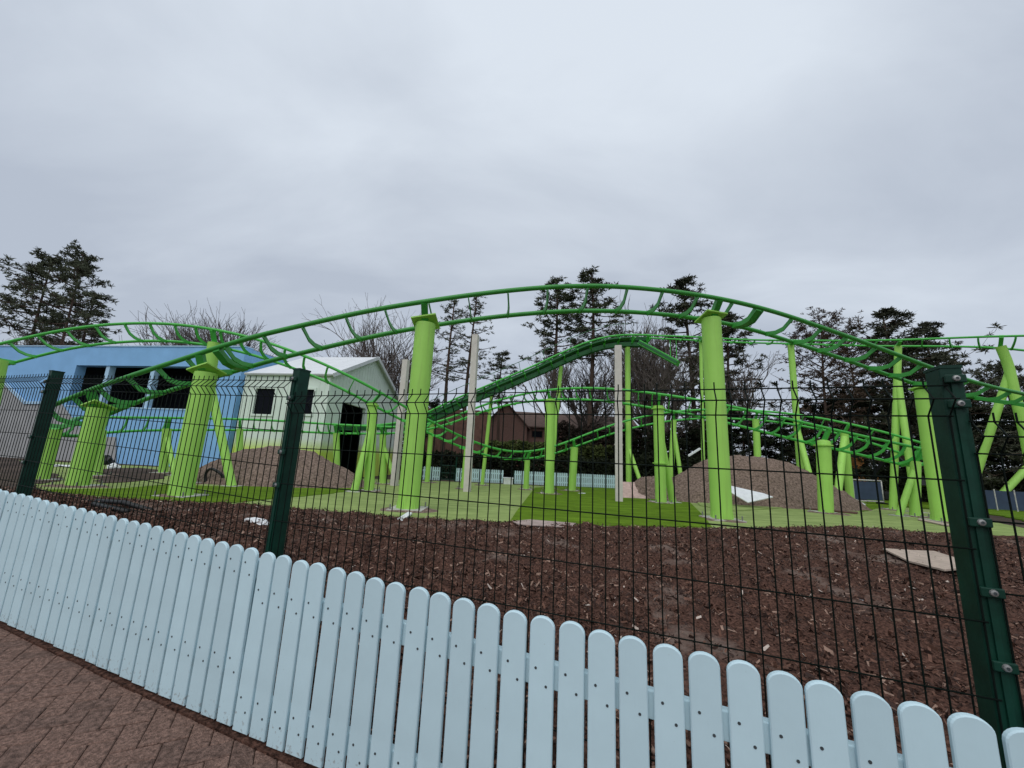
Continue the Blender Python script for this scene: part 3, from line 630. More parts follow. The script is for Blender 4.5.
for q in np.arange(0.3, sl_[-1], 0.8):
    i = int(np.searchsorted(sl_, q)); mb = MB()
    mb.bar(Lc[i] + LD[i] * 0.04, Lc[i] + LH[i] * 0.45 + LD[i] * 0.42, 0.07, 0.10); mb.bar(Lc[i] + LH[i] * 0.9 + LD[i] * 0.04, Lc[i] + LH[i] * 0.45 + LD[i] * 0.42, 0.07, 0.10)
    if i > 34: mb.bar(Lc[i] - LH[i] * 0.62 + LD[i] * 0.33, Lc[i] + LH[i] * 0.4 + LD[i] * 0.42, 0.06, 0.08)
    mb.build('tie', M['rail2'], lift)
for q in np.arange(sl_[40], sl_[150], 1.5):
    i = int(np.searchsorted(sl_, q)); mb = MB(); p = Lc[i] - LH[i] * 0.62; mb.tube([p + LD[i] * 0.36, p + np.array([0, 0, 0.42])], 0.016, 6); mb.build('handrail_post', M['lift'], lift)
mb = MB(); mb.tube([Lc[i] - LH[i] * 0.62 + np.array([0, 0, 0.42]) for i in range(40, 150, 4)], 0.016, 6); mb.build('handrail', M['lift'], lift)
# sloping slotted beam hung from the crest
ra, rb = at(640, 343, 19.6), at(678, 363.5, 18.6)
rt = thing('catwalk_ramp', 'short dark green slotted ramp sloping down from the lift crest', 'ramp', (rb[0], rb[1], float(ground(rb[0], rb[1]))))
d_ = (rb - ra) / np.linalg.norm(rb - ra); hx_ = np.cross(d_, (0, 0, 1)); hx_ /= np.linalg.norm(hx_)
for sg in (-1, 1):
    mb = MB(); mb.bar(ra + hx_ * 0.28 * sg, rb + hx_ * 0.28 * sg, 0.06, 0.12); mb.build('stringer', M['lift'], rt)
for k in range(9):
    mb = MB(); p = ra + (rb - ra) * (k + 0.5) / 9; mb.bar(p - hx_ * 0.27, p + hx_ * 0.27, 0.24, 0.26, up=d_); mb.build('tread', M['rail2'], rt)
for px in (671, 677):
    p = ra + (rb - ra) * ((px - 641) / 38.0); mb = MB(); tp = p.copy(); tp[2] = at(px, 339, p[1])[2]; mb.tube([p - hx_ * 0.28, tp - hx_ * 0.28], 0.018, 6); mb.build('hanger', M['rail2'], rt)

# ------------------------------------------------------------------ supports
def soil_patch(p, r):
    mb = MB(); n = 26; ph = random.uniform(0, 99); ring = []; ring2 = []
    for k in range(n):
        a = 2 * math.pi * k / n; rr = r * (1 + 0.45 * mnoise.noise(Vector((math.cos(a) * 1.5 + ph, math.sin(a) * 1.5, 0))))
        x, y = p[0] + rr * math.cos(a), p[1] + rr * math.sin(a); ring.append((x, y, float(ground(x, y)) + 0.0)); x, y = p[0] + 0.7 * rr * math.cos(a), p[1] + 0.7 * rr * math.sin(a); ring2.append((x, y, float(ground(x, y)) + 0.036 + 0.012 * random.random()))
    mb.add(ring + ring2 + [(p[0], p[1], p[2] + 0.04)], [(k, (k + 1) % n, n + (k + 1) % n, n + k) for k in range(n)] + [(n + k, n + (k + 1) % n, 2 * n) for k in range(n)])
    o = mb.build('soil_patch', M['soil'], None, True); o['kind'] = 'structure'
def base_plate(th, p, dia, n=True):
    soil_patch(p, dia * 0.5 + random.uniform(0.28, 0.5))
    mb = MB(); h = dia * 0.5 + 0.14; mb.abox((p[0] - h, p[1] - h, p[2] - 0.04), (p[0] + h, p[1] + h, p[2] + 0.045), 0)
    for a in (45, 135, 225, 315):
        b = p + np.array([math.cos(R(a)), math.sin(R(a)), 0]) * (h * 1.18); mb.tube([b + U3 * 0.02, b + U3 * 0.15], 0.018, 6, 1)
    return mb.build('base_plate', [M['plate'], M['bolt']], th)
def frame_at(tr, i):
    A, B, dn, T = tr['A'][i], tr['B'][i], tr['down'][i], tr['T'][i]; X = (B - A); X /= np.linalg.norm(X); return (A + B) / 2, X, dn / np.linalg.norm(dn), T / np.linalg.norm(T)
def nearest(tr, px):
    best = min(range(len(tr['C'])), key=lambda i: abs(proj(tr['C'][i])[0] - px)); return best
G1 = 'tall lime columns under the front arch'; G2 = 'lime supports under the rear tracks'
def big_column(base_px, tr, dia, label):
    b = gi(*base_px)
    i = min(range(len(tr['C'])), key=lambda k: np.hypot(tr['C'][k][0] - b[0], tr['C'][k][1] - b[1]))
    # stay on the line of sight: search the sample whose vertical foot is nearest to the base
    c, X, dn, T = frame_at(tr, i)
    th = thing('support_column', label, 'support column', b, G1)
    top = np.array([b[0] * 0.85 + c[0] * 0.15, b[1] * 0.85 + c[1] * 0.15, c[2] - 0.30]); 
    mb = MB(); mb.tube(np.linspace(b, top + U3 * 0.0, 8), dia / 2, 28); sharp(mb.build('shaft', M['lime'], th, True))
    pc = top + U3 * 0.02 - dn * 0.02
    mb = MB(); mb.box(pc, X, T, dn, dia * 0.57, dia * 0.62, 0.020); mb.build('cap_plate', M['lime'], th)
    mb = MB(); A, B = tr['A'][i], tr['B'][i]
    mb.bar(pc - X * 0.10, A + dn * 0.03 + X * 0.02, 0.16, 0.14, up=dn); mb.bar(pc + X * 0.10, B + dn * 0.03 - X * 0.02, 0.16, 0.14, up=dn); mb.build('bracket', M['rail'], th)
    for a in range(0, 360, 60):
        r_ = np.array([math.cos(R(a + 15)), math.sin(R(a + 15)), 0]); t_ = np.cross(r_, U3)
        mb = MB(); q = b + r_ * (dia / 2 - 0.01); mb.prism([q + U3 * 0.045 - t_ * 0.009, q + U3 * 0.20 - t_ * 0.009, q + r_ * 0.02 + U3 * 0.20 - t_ * 0.009, q + r_ * 0.035 + U3 * 0.045 - t_ * 0.009], t_ * 0.018); mb.build('gusset', M['lime'], th)
    base_plate(th, b, dia)
big_column((77, 487), T1, 0.45, 'leftmost and lowest lime column under the front arch, near left fence post')
big_column((180, 497), T1, 0.48, 'lime column with tilted roof-like cap plate in front of the blue building windows')
big_column((408, 510), T1, 0.49, 'tall lime column left of the arch top, just right of the mint shed')
big_column((722, 520), T1, 0.50, 'tall lime column right of the arch top, before the white sheet and big soil mound')
big_column((941, 522), T1, 0.42, 'lime column hugging the left edge of the bolted right fence post')

def support(label, tr, px, dia, base=None, legs=(), off=0.22, saddle=True, taper=1.0, ring=None, dome=False, name='track_support', grp=G2):
    """main shaft from the track at picture column px to base (px, depth or None); legs branch off at a height share"""
    i = nearest(tr, px); c, X, dn, T = frame_at(tr, i); top = c + dn * off
    if base is None: b = np.array([top[0], top[1], float(ground(top[0], top[1]))])
    elif base[1] is None: b = gx(base[0], top[1])
    else: b = gx(*base)
    th = thing(name, label, 'track support', b, grp)
    pts = np.linspace(b, top, 10); rr = np.linspace(1, taper, 10) * dia / 2
    mb = MB()
    if dome:
        pts = np.concatenate([pts, [top + U3 * 0.05, top + U3 * 0.09]]); rr = np.concatenate([rr, [dia * 0.42, dia * 0.22]])
    mb.tube(pts, rr, 20); sharp(mb.build('shaft', M['lime'], th, True), 50)
    if ring:
        for h in ring:
            p = b + (top - b) * h; mb = MB(); mb.tube([p - U3 * 0.022, p + U3 * 0.022], dia * 0.66, 20); sharp(mb.build('flange', M['lime'], th, True))
    if saddle:
        mb = MB(); A, B = tr['A'][i], tr['B'][i]
        mb.bar(top, A + dn * 0.02, 0.09, 0.14, up=dn); mb.bar(top, B + dn * 0.02, 0.09, 0.14, up=dn); mb.build('saddle', M['rail2'], th)
    base_plate(th, b, dia)
    for (h, bp, dl) in legs:
        p = b + (top - b) * h; f = gx(bp[0], bp[1] if bp[1] else top[1]); mb = MB(); mb.tube(np.linspace(f, p, 6), dl / 2, 14); sharp(mb.build('leg', M['lime'], th, True))
        mb = MB(); mb.abox((f[0] - dl, f[1] - dl, f[2] - 0.03), (f[0] + dl, f[1] + dl, f[2] + 0.035)); mb.build('foot_plate', M['plate'], th)
    return th
support('lime post cut by the left picture edge beneath the crest of the rear track', T2, 0, 0.44, (-26, None))
support('lime support with a dark slanting leg, right behind the roof-capped column', T2, 217, 0.40, (188, None), [(0.75, (232, 13.0), 0.26)])
support('lime A-shaped support with two feet beside the open shed door', T2, 375, 0.34, (369, None), [(0.72, (354, 13.2), 0.24)], ring=(0.97,))
support('short lime post half hidden behind the leftmost column, by the building wall', T3, 100, 0.26, (97, None))
support('stubby lime post behind the dark green left fence post', J1, 50, 0.36)
support('lime post with a short brace before the lower blue wall', T3, 168, 0.30, (163, None), [(0.85, (175, 15.0), 0.18)])
support('short lime stub rising from the left soil mound below the shed window', T3, 241, 0.26, (239, None))
support('short lime stub beside the left jamb of the shed door', T3, 339, 0.28, (337, None))
support('lime post with a steep brace between shed door and bare square post', T3, 385, 0.30, (383, None), [(0.8, (397, 18.2), 0.2)])
support('lime post peeping out on the right of the tall left arch column', dict(A=Lc, B=Lc + LH * 0.9, down=LD, T=LT, C=Lc + LH * 0.45), 428, 0.27, (427, None), off=0.58, saddle=False)
support('thin lime pole under the low end of the lift, right of the second bare post', dict(A=Lc, B=Lc + LH * 0.9, down=LD, T=LT, C=Lc + LH * 0.45), 487, 0.20, (482, None), off=0.58, saddle=False)
support('thin lime pole under the middle of the lift, rising behind a thicker column', dict(A=Lc, B=Lc + LH * 0.9, down=LD, T=LT, C=Lc + LH * 0.45), 556.5, 0.22, (550, None), off=0.58, saddle=False)
support('lime pole under the lift crest with a slanting strut, right of a wide bare post', dict(A=Lc, B=Lc + LH * 0.9, down=LD, T=LT, C=Lc + LH * 0.45), 627, 0.29, (629, None), [(0.30, (645, 19.5), 0.2)], off=0.58, saddle=False)
support('round lime column in the middle, carrying the hump of the low track', T3, 552, 0.42, (549, None), ring=(0.985,))
support('lime column with a bolted flange and rear leg, left of the big soil mound', T3, 659, 0.40, (661, None), [(0.75, (673, 15.3), 0.26)], ring=(0.40, 0.97))
support('short lime post carrying the bottom of the dip before the far fence', T2, 527, 0.27, (526, None))
support('lime post on the rising side of the dip, before the far pale blue fence', T2, 573, 0.38, (572, None))
support('slim lime post next to the second bare square post, under the descending track', T2, 467, 0.22, (463, None))
support('lime post with a bowed leg behind the big mound, right of the flanged column', T2, 671, 0.27, (670, None), [(0.9, (684, 19.2), 0.2)])
support('slim lime pole on the left edge of the tall right arch column', T4, 701, 0.17, (704, None), off=0.15)
support('slender lime pole leaning behind the top of the big soil mound', T2, 754, 0.30, (760, None))
support('tall lime pole with a second leg, standing behind the right slope of the mound', T4, 790, 0.28, (803, None), [(0.45, (818, 17.0), 0.25)], off=0.15)
support('stout round lime column with a domed cap in front of the big mound', T3, 819, 0.44, (826, None), ring=(0.955,), dome=True, off=0.28)
support('lime inverted V support behind the domed column', T2, 844, 0.30, (851, None), [(0.95, (836, 16.2), 0.28)])
support('tall lime tripod support under the level track, left of the right fence post', T4, 898, 0.27, (893, None), [(0.80, (917, 16.4), 0.26)], off=0.15)
support('short lime stub with a brace under the right turnaround of the track', T3, 914, 0.30, (915, None), [(0.9, (899, 14.0), 0.20)])
# goose-neck support at the right
i = nearest(T4, 1000); c, X, dn, T = frame_at(T4, i)
g0 = c + dn * 0.18; g1 = at(1008, 362, c[1]); g2 = at(1024, 430, c[1]); gb = gx(1042, c[1])
th = thing('track_support', 'lime goose-neck support with a long branch leg at the right edge', 'track support', gb, G2)
mb = MB(); mb.tube(gsm(resample([g0, at(1003, 353, c[1]), g1, at(1015, 395, c[1]), g2, gb], 60), 3), 0.155, 18); sharp(mb.build('shaft', M['lime'], th, True))
lb = gx(963, c[1] + 1.2); mb = MB(); mb.tube([lb, at(1010, 371, c[1] + 0.05)], 0.135, 16); sharp(mb.build('leg', M['lime'], th, True))
mb = MB(); mb.bar(c + dn * 0.14, T4['A'][i], 0.12, 0.16, up=dn); mb.bar(c + dn * 0.14, T4['B'][i], 0.12, 0.16, up=dn); mb.build('saddle', M['rail2'], th)
base_plate(th, gb, 0.3)
i = nearest(T1, 1022); c, X, dn, T = frame_at(T1, i); fb = gi(988, 509); c2 = c + dn * 0.25
th = thing('track_support', 'thick lime leg slanting up to the right edge beside the bolted fence post', 'track support', fb, G2)
e2 = at(1060, 433, fb[1] + 0.3); mb = MB(); mb.tube([fb, e2], 0.175, 20); sharp(mb.build('leg', M['lime'], th, True))
gb2 = np.array([e2[0] + 0.1, e2[1], float(ground(e2[0], e2[1]))]); mb = MB(); mb.tube([gb2, e2 + np.array([0.1, 0, 1.3])], 0.175, 20); sharp(mb.build('shaft', M['lime'], th, True)); base_plate(th, fb, 0.3)

# ------------------------------------------------------------------ bare square posts
def bare_post(tp, bp, label, w=0.2):
    b = gi(*bp); t = at(tp[0], tp[1], b[1]); t = np.array([b[0] * 0.3 + t[0] * 0.7, b[1], t[2]])
    mb = MB(); d = (t - b) / np.linalg.norm(t - b); ax = np.array([0.97, -0.22, 0]); ax -= d * ax.dot(d); ax /= np.linalg.norm(ax); ay = np.cross(d, ax)
    mb.box((b + t) / 2 - d * 0.05, ax, ay, d, w / 2, w / 2, np.linalg.norm(t - b) / 2 + 0.05)
    for k in range(5):
        h = 0.35 + 0.12 * k; 
        for sg in (-1, 1): mb.box(b + d * np.linalg.norm(t - b) * h + ax * sg * (w / 2 + 0.012), ax, ay, d, 0.012, 0.03, 0.03)
    o = bevel(mb.build('bare_post', M['conc']), 0.008); me = o.data
    me.transform(Matrix.Translation(-Vector(b))); o.location = tuple(b); tag(o, label, 'post', 'bare beige posts among the lime columns')
bare_post((618, 346), (619, 502), 'widest bare beige post, just right of picture centre under the lift crest', 0.26)
bare_post((475, 335), (467, 492), 'bare beige square post standing right of the tall left arch column', 0.25)
bare_post((406, 360), (394, 486), 'thin bare beige post half hidden by the tall left arch column', 0.26)

# ------------------------------------------------------------------ soil mounds
def mound(cx, cy, rx, ry, h, label, seed, skew=0.0, p=1.3):
    n = 110; vs = []; fs = []; b = float(ground(cx, cy))
    xs = np.linspace(-1, 1, n)
    X, Y = np.meshgrid(xs, xs, indexing='ij'); GX = cx + X * rx; GY = cy + Y * ry
    r = np.sqrt((X + skew * (1 - X * X)) ** 2 + Y * Y); prof = np.clip(1 - r, 0, 1); prof = 1.25 * np.sin(np.minimum(prof * 1.05, 1) * math.pi / 2) ** 1.15 / 1.25; prof = np.where(prof < 0.18, prof * prof / 0.18 * 0.8 + 0.2 * prof, prof)
    Z = ground(GX, GY) - 0.06 + (h + 0.06) * prof * (1 + 0.07 * vnoise(GX, GY, 0.5, 3, seed)) + (0.10 * vnoise(GX, GY, 1.3, 3, seed + 3) + 0.05 * vnoise(GX, GY, 7.0, 3, seed + 7)) * np.clip(prof * 4, 0, 1)
    V = np.stack([GX - cx, GY - cy, Z - b], -1).reshape(-1, 3); idx = np.arange(n * n).reshape(n, n)
    Fq = np.stack([idx[:-1, :-1], idx[1:, :-1], idx[1:, 1:], idx[:-1, 1:]], -1).reshape(-1, 4)
    keep = (prof > 0)[:-1, :-1].reshape(-1)
    me = bpy.data.meshes.new('soil_mound'); me.from_pydata(V.tolist(), [], Fq[keep].tolist()); me.materials.append(M['soil']); me.polygons.foreach_set('use_smooth', [True] * int(keep.sum())); me.update()
    o = bpy.data.objects.new('soil_mound', me); COL.objects.link(o); o.location = (cx, cy, b); return tag(o, label, 'soil mound', 'heaps of bare soil')
pm = at(285, 452, 15.6); mound(pm[0], 15.6, 3.7, 2.6, 1.34, 'low brown soil mound in front of the mint green shed', 1.0)
pm = at(748, 458, 16.3); mound(pm[0] + 0.6, 17.2, 5.1, 2.3, 2.0, 'large brown soil mound behind the tall right arch column', 5.0)
pm = at(655, 475, 17.5); mound(pm[0], 17.6, 1.5, 1.2, 1.0, 'small soil heap behind the pinkish boards', 9.0)

# ------------------------------------------------------------------ buildings
class Plane:
    """vertical wall plane through p along dir; u along, z up, o out towards the camera"""
    def __init__(s, p, d):
        s.p = np.array(p[:2], float); s.d = np.array(d[:2], float); s.d /= np.linalg.norm(s.d); s.n = np.array([s.d[1], -s.d[0]])
        if s.n @ (-s.p) < 0: s.n = -s.n
    def hit(s, px, py):
        r = ray(px, py); t = (s.p @ s.n) / (r[:2] @ s.n); q = r * t; return float((q[:2] - s.p) @ s.d), float(q[2] + CZ)
    def P(s, u, z, o=0.0):
        q = s.p + s.d * u + s.n * o; return np.array([q[0], q[1], z])
    def rect(s, mb, u0, u1, z0, z1, o0, o1, m=0):
        c = s.P((u0 + u1) / 2, (z0 + z1) / 2, (o0 + o1) / 2); mb.box(c, (s.d[0], s.d[1], 0), (s.n[0], s.n[1], 0), U3, abs(u1 - u0) / 2, abs(o1 - o0) / 2, abs(z1 - z0) / 2, m)
    def wall(s, mb, u0, u1, z0, z1, holes, t=0.18, m=0):
        us = sorted({u0, u1, *[h[0] for h in holes], *[h[1] for h in holes]}); 
        for a, b in zip(us[:-1], us[1:]):
            mid = (a + b) / 2; hs = sorted([(h[2], h[3]) for h in holes if h[0] <= mid <= h[1]]); z = z0
            for h0, h1 in hs:
                if h0 > z: s.rect(mb, a, b, z, h0, -t, 0, m)
                z = h1
            if z < z1: s.rect(mb, a, b, z, z1, -t, 0, m)
# blue building
dR = 21.0; zT = at(236, 346.5, dR)[2]; dL = (zT - CZ) / ray(0, 346.5)[2]
pR = at(246, 347, dR)
pL = at(0, 346.5, dL); BP = Plane(pR, pL - pR)
bb = thing('blue_building', 'long blue flat-roofed building with a dark open window band at left', 'building', (pL[0], pL[1], float(ground(pL[0], pL[1]))))
uEnd = BP.hit(-160, 400)[0]
uo1 = BP.hit(70, 390)[0]; uo0 = BP.hit(207, 390)[0]; zo1 = BP.hit(150, 366)[1]; zo0 = BP.hit(150, 409)[1]
zb = float(ground(pL[0], pL[1])) - 0.4
mb = MB(); BP.wall(mb, 0, uEnd, zb, zT, [(uo0, uo1, zo0, zo1)], 0.5); mb.build('wall', M['blue'], bb)
mb = MB(); BP.rect(mb, 0, uEnd, zT - 0.02, zT + 0.02, -0.48, -7.0); mb.build('roof', M['greyclad'], bb)
mb = MB(); BP.rect(mb, -0.02, uEnd, zT, zT + 0.06, 0.05, -0.55); mb.build('coping', M['paleblue'], bb)
mb = MB(); BP.rect(mb, 0.0, 0.2, zb, zT - 0.03, -0.51, -7.0); mb.build('side_wall', M['blue'], bb)
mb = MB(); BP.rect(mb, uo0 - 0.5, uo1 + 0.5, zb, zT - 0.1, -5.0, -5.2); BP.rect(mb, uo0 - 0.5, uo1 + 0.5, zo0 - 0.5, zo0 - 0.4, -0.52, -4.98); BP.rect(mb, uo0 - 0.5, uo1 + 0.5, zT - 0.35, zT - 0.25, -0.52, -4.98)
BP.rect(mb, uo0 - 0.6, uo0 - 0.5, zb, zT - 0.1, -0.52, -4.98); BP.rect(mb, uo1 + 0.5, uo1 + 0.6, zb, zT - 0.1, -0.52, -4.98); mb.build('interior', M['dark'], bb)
for px in (102, 148, 196):
    u = BP.hit(px, 385)[0]; mb = MB(); BP.rect(mb, u - 0.13, u + 0.13, zo0, zo1, -0.08, -0.4); mb.build('window_post', M['paleblue'], bb)
mb = MB(); BP.rect(mb, uo0, uo1, zo0, zo0 + 0.06, 0.04, -0.5); mb.build('sill', M['paleblue'], bb)
# grey cladding low on the left with its stepped pale edge
def pq(px, py): u, z = BP.hit(px, py); return BP.P(u, z, 0.03)
zg = BP.hit(20, 470)[1]
poly = [pq(-150, 378), pq(5, 381.5), pq(27, 403), pq(62, 403), pq(88, 437), pq(117, 437), pq(117, 470), pq(-150, 480)]
mb = MB(); mb.prism(poly, np.array([BP.n[0], BP.n[1], 0]) * 0.05); mb.build('grey_cladding', M['greyclad'], bb)
def pt(px, py): u, z = BP.hit(px, py); return BP.P(u, z, 0.10)
for a, b in (((4, 380.5), (28, 403.5)), ((27, 403), (63, 403)), ((-150, 377), (5, 381))):
    mb = MB(); mb.bar(pt(*a), pt(*b), 0.10, 0.16); mb.build('edge_trim', M['paleblue'], bb)

# mint shed
dC = 19.2; pc = at(331, 374.5, dC); ze = pc[2]; dW = (ze - CZ) / ray(247, 373.5)[2]; pw = at(247, 373.5, dW)
dG = (ze - CZ) / ray(398, 402)[2]; pg = at(398, 402, min(dG, 30))
SW = Plane(pc, pw - pc); SG = Plane(pc, pg - pc)
sh = thing('mint_shed', 'mint green gabled shed with a white roof and lime painted foot', 'shed', (pc[0], pc[1], float(ground(pc[0], pc[1]))))
LW = float(np.linalg.norm((pw - pc)[:2])); LG = float(np.linalg.norm((pg - pc)[:2])); zs = float(ground(pc[0], pc[1])) - 0.3
uR = LG / 2; 
# height of the ridge from where its tip stands in the picture
best = min(np.arange(0.3, 3.5, 0.02), key=lambda h: abs(proj(SG.P(uR, ze + h))[1] - 358.5)); zr = ze + best
def hole(pl, x0, x1, y0, y1):
    u0, z1 = pl.hit(x0, y0); u1, _ = pl.hit(x1, y0); z0 = pl.hit(x0, y1)[1]; return (min(u0, u1), max(u0, u1), z0, z1)
h1 = hole(SW, 257, 276, 388.5, 414); h2 = hole(SW, 305, 315, 389.5, 414); hd = hole(SG, 342, 366, 402, 458)
mb = MB(); SW.wall(mb, 0.0, LW - 0.004, zs, ze, [h1, h2], 0.15); mb.build('wall', M['mint'], sh)
mb = MB(); SG.wall(mb, 0.16, LG, zs, ze, [(hd[0], hd[1], zs, hd[3])], 0.15)
mb.prism([SG.P(0.0, ze + 0.003), SG.P(LG, ze + 0.003), SG.P(uR, zr)], np.array([-SG.n[0], -SG.n[1], 0]) * 0.15); mb.build('gable_wall', M['mint'], sh)
# corrugation ribs on both faces
mb = MB()
for u in np.arange(0.25, LW, 0.3):
    if not any(h[0] - 0.05 < u < h[1] + 0.05 for h in (h1, h2)): SW.rect(mb, u - 0.02, u + 0.02, zs, ze - 0.05, 0.001, 0.014)
for u in np.arange(0.25, LG, 0.35):
    top = ze + (zr - ze) * (1 - abs(u - uR) / uR) - 0.06
    SG.rect(mb, u - 0.02, u + 0.02, (hd[3] + 0.1) if hd[0] - 0.08 < u < hd[1] + 0.08 else zs, top, 0.001, 0.014)
mb.build('cladding_ribs', M['mint'], sh)
far = LW + 0.0
for sgn in (0, 1):
    a = SG.P(-0.18 if sgn == 0 else LG + 0.18, ze - 0.16 * best / uR * 1.1, 0.22); r_ = SG.P(uR, zr + 0.02, 0.22)
    dv = np.array([SW.d[0], SW.d[1], 0]) * (far + 0.2); mb = MB(); nrm = np.cross(r_ - a, dv); nrm /= np.linalg.norm(nrm); nrm *= np.sign(nrm[2])
    mb.prism([a, r_, r_ + dv, a + dv], nrm * 0.07); mb.build('roof_slope', M['roofw'], sh)
    mb = MB(); mb.bar(a + nrm * 0.02 + np.array([SG.n[0], SG.n[1], 0]) * 0.03, r_ + nrm * 0.02 + np.array([SG.n[0], SG.n[1], 0]) * 0.03, 0.05, 0.2, up=nrm); mb.build('verge_trim', M['roofw'], sh)
mb = MB(); mb.tube([SW.P(-0.1, ze - 0.04, 0.1), SW.P(LW, ze - 0.04, 0.1)], 0.07, 10); mb.build('gutter', M['roofw'], sh, True)
for h in (h1, h2):
    mb = MB(); t = 0.10
    SW.rect(mb, h[0] - t, h[1] + t, h[3], h[3] + t, -0.02, 0.05); SW.rect(mb, h[0] - t, h[1] + t, h[2] - t, h[2], -0.02, 0.06); SW.rect(mb, h[0] - t, h[0], h[2], h[3], -0.02, 0.05); SW.rect(mb, h[1], h[1] + t, h[2], h[3], -0.02, 0.05)
    fr_ = mb.build('window', M['mint'], sh); mb = MB(); SW.rect(mb, h[0], h[1], h[2], h[3], -0.08, -0.06); mb.build('pane', M['glass'], fr_, root=sh)
mb = MB(); SG.rect(mb, hd[0] - 0.12, hd[0], zs, hd[3], -0.02, 0.04); SG.rect(mb, hd[1], hd[1] + 0.12, zs, hd[3], -0.02, 0.04); SG.rect(mb, hd[0] - 0.12, hd[1] + 0.12, hd[3], hd[3] + 0.12, -0.02, 0.04); mb.build('door_frame', M['mint'], sh)
pb = SG.P(LG - 0.02, 0); BW = Plane(pb, np.array([SW.d[0], SW.d[1]])); mb = MB(); BW.rect(mb, 0.05, LW, zs, ze, -0.02, 0.12); mb.build('back_wall', M['mint'], sh)
ql = SW.P(LW - 0.06, 0); qr = BW.P(LW - 0.06, 0); mb = MB(); mb.prism([np.array([ql[0], ql[1], zs]), np.array([qr[0], qr[1], zs]), np.array([qr[0], qr[1], ze]), np.array([(ql[0] + qr[0]) / 2, (ql[1] + qr[1]) / 2, zr - 0.1]), np.array([ql[0], ql[1], ze])], SW.P(0.1, 0) - SW.P(0, 0)); mb.build('end_wall', M['mint'], sh)
mb = MB(); mb.prism([SW.P(0.3, zs + 0.31, -0.3), SW.P(LW - 0.3, zs + 0.31, -0.3), BW.P(LW - 0.3, zs + 0.31, 0.3), BW.P(0.3, zs + 0.31, 0.3)], U3 * 0.03); mb.build('floor', M['dark'], sh)
for pl_, off in ((BW, 0.18), (SW, -0.22)):
    mb = MB(); pl_.rect(mb, 0.5, LW - 0.4, zs + 0.35, ze - 0.1, off, off + 0.02) if pl_ is BW else None
    if pl_ is BW: mb.build('dark_backing', M['dark'], sh)  # near-black sheet: the doorway's inner shade is put into its colour

# brick house far behind
HPl = Plane(at(487, 430, 40), np.array([1.0, 0.05])); 
hz = float(ground(*at(500, 470, 40)[:2])); hs = thing('brick_house', 'brown brick house with a long tiled roof beyond the far fence', 'house', (*at(520, 470, 40)[:2], hz))
u0 = HPl.hit(484, 430)[0]; u1 = HPl.hit(527, 430)[0]; zg_ = HPl.hit(505, 425)[1]; zap = HPl.hit(506, 404)[1]; um = (u0 + u1) / 2
mb = MB(); HPl.rect(mb, u0, u1, hz, zg_, -5, 0); mb.prism([HPl.P(u0, zg_ + 0.003, 0), HPl.P(u1, zg_ + 0.003, 0), HPl.P(um, zap, 0)], np.array([-HPl.n[0], -HPl.n[1], 0]) * 5); mb.build('wall', M['brick'], hs)
for a, b in (((u0 - 0.3, zg_ - 0.35), (um, zap + 0.06)), ((u1 + 0.3, zg_ - 0.35), (um, zap + 0.06))):
    p, q = HPl.P(a[0], a[1], 0.25), HPl.P(b[0], b[1], 0.25); mb = MB(); nn = np.array([-HPl.n[0], -HPl.n[1], 0]) * 5.4; mb.prism([p, q, q + U3 * 0.14, p + U3 * 0.14], nn); mb.build('roof', M['tile'], hs)
u2 = HPl.hit(640, 430)[0]; zrd = HPl.hit(560, 411)[1]; zev = HPl.hit(560, 428)[1]
mb = MB(); HPl.rect(mb, u1 + 0.01, u2, hz, zev + 0.1, -6.0, -0.8); mb.build('wall', M['brick'], hs)
mb = MB(); ro = [HPl.P(u1 - 2.0, zev - 0.05, -0.4), HPl.P(u2 + 0.4, zev - 0.05, -0.4), HPl.P(u2 + 0.4, zrd, -3.5), HPl.P(u1 - 2.0, zrd, -3.5)]; mb.prism(ro, U3 * 0.12)
ro = [HPl.P(u1 - 2.0, zev - 0.05, -6.6), HPl.P(u2 + 0.4, zev - 0.05, -6.6), HPl.P(u2 + 0.4, zrd, -3.505), HPl.P(u1 - 2.0, zrd, -3.505)]; mb.prism(ro, U3 * 0.12); mb.build('roof', M['tile'], hs)
for x0, x1, y0, y1 in ((533, 543, 430.5, 437), (565, 577, 431, 438), (595, 606, 432, 438)):
    a = HPl.hit(x0, y0); b = HPl.hit(x1, y1); mb = MB(); HPl.rect(mb, a[0] - 0.08, b[0] + 0.08, b[1] - 0.08, a[1] + 0.08, -0.82, -0.76); wf = mb.build('window', M['timber'], hs); mb = MB(); HPl.rect(mb, a[0], b[0], b[1], a[1], -0.77, -0.745); mb.build('pane', M['glass'], wf, root=hs)

# brown timber fence left of the house
def board_fence(xa, xb, d, ytop, label):
    a = gx(xa, d); b = gx(xb, d); th = thing('timber_fence', label, 'fence', a); zt = at((xa + xb) / 2, ytop, d)[2]; L = np.linalg.norm((b - a)[:2]); dv = (b - a) / np.linalg.norm(b - a)
    n = int(L / 0.16); mb = MB()
    for k in range(n):
        p = a + dv * (k + 0.5) * L / n; h = zt - p[2] + random.uniform(-0.03, 0.03); mb.box(p + U3 * h / 2, dv, np.cross(dv, U3), U3, L / n / 2 - 0.001, 0.012 + 0.01 * (k % 2), h / 2)
    mb.build('boards', M['timber'], th)
    for k in range(5):
        p = a + dv * L * k / 4 + np.array([0, 0.08, 0]); mb = MB(); mb.box(p + U3 * (zt - p[2]) / 2, (1, 0, 0), (0, 1, 0), U3, 0.06, 0.06, (zt - p[2]) / 2 + 0.05); mb.build('post', M['timber'], th)
board_fence(408, 487, 33, 409, 'tall brown timber board fence left of the brick house')

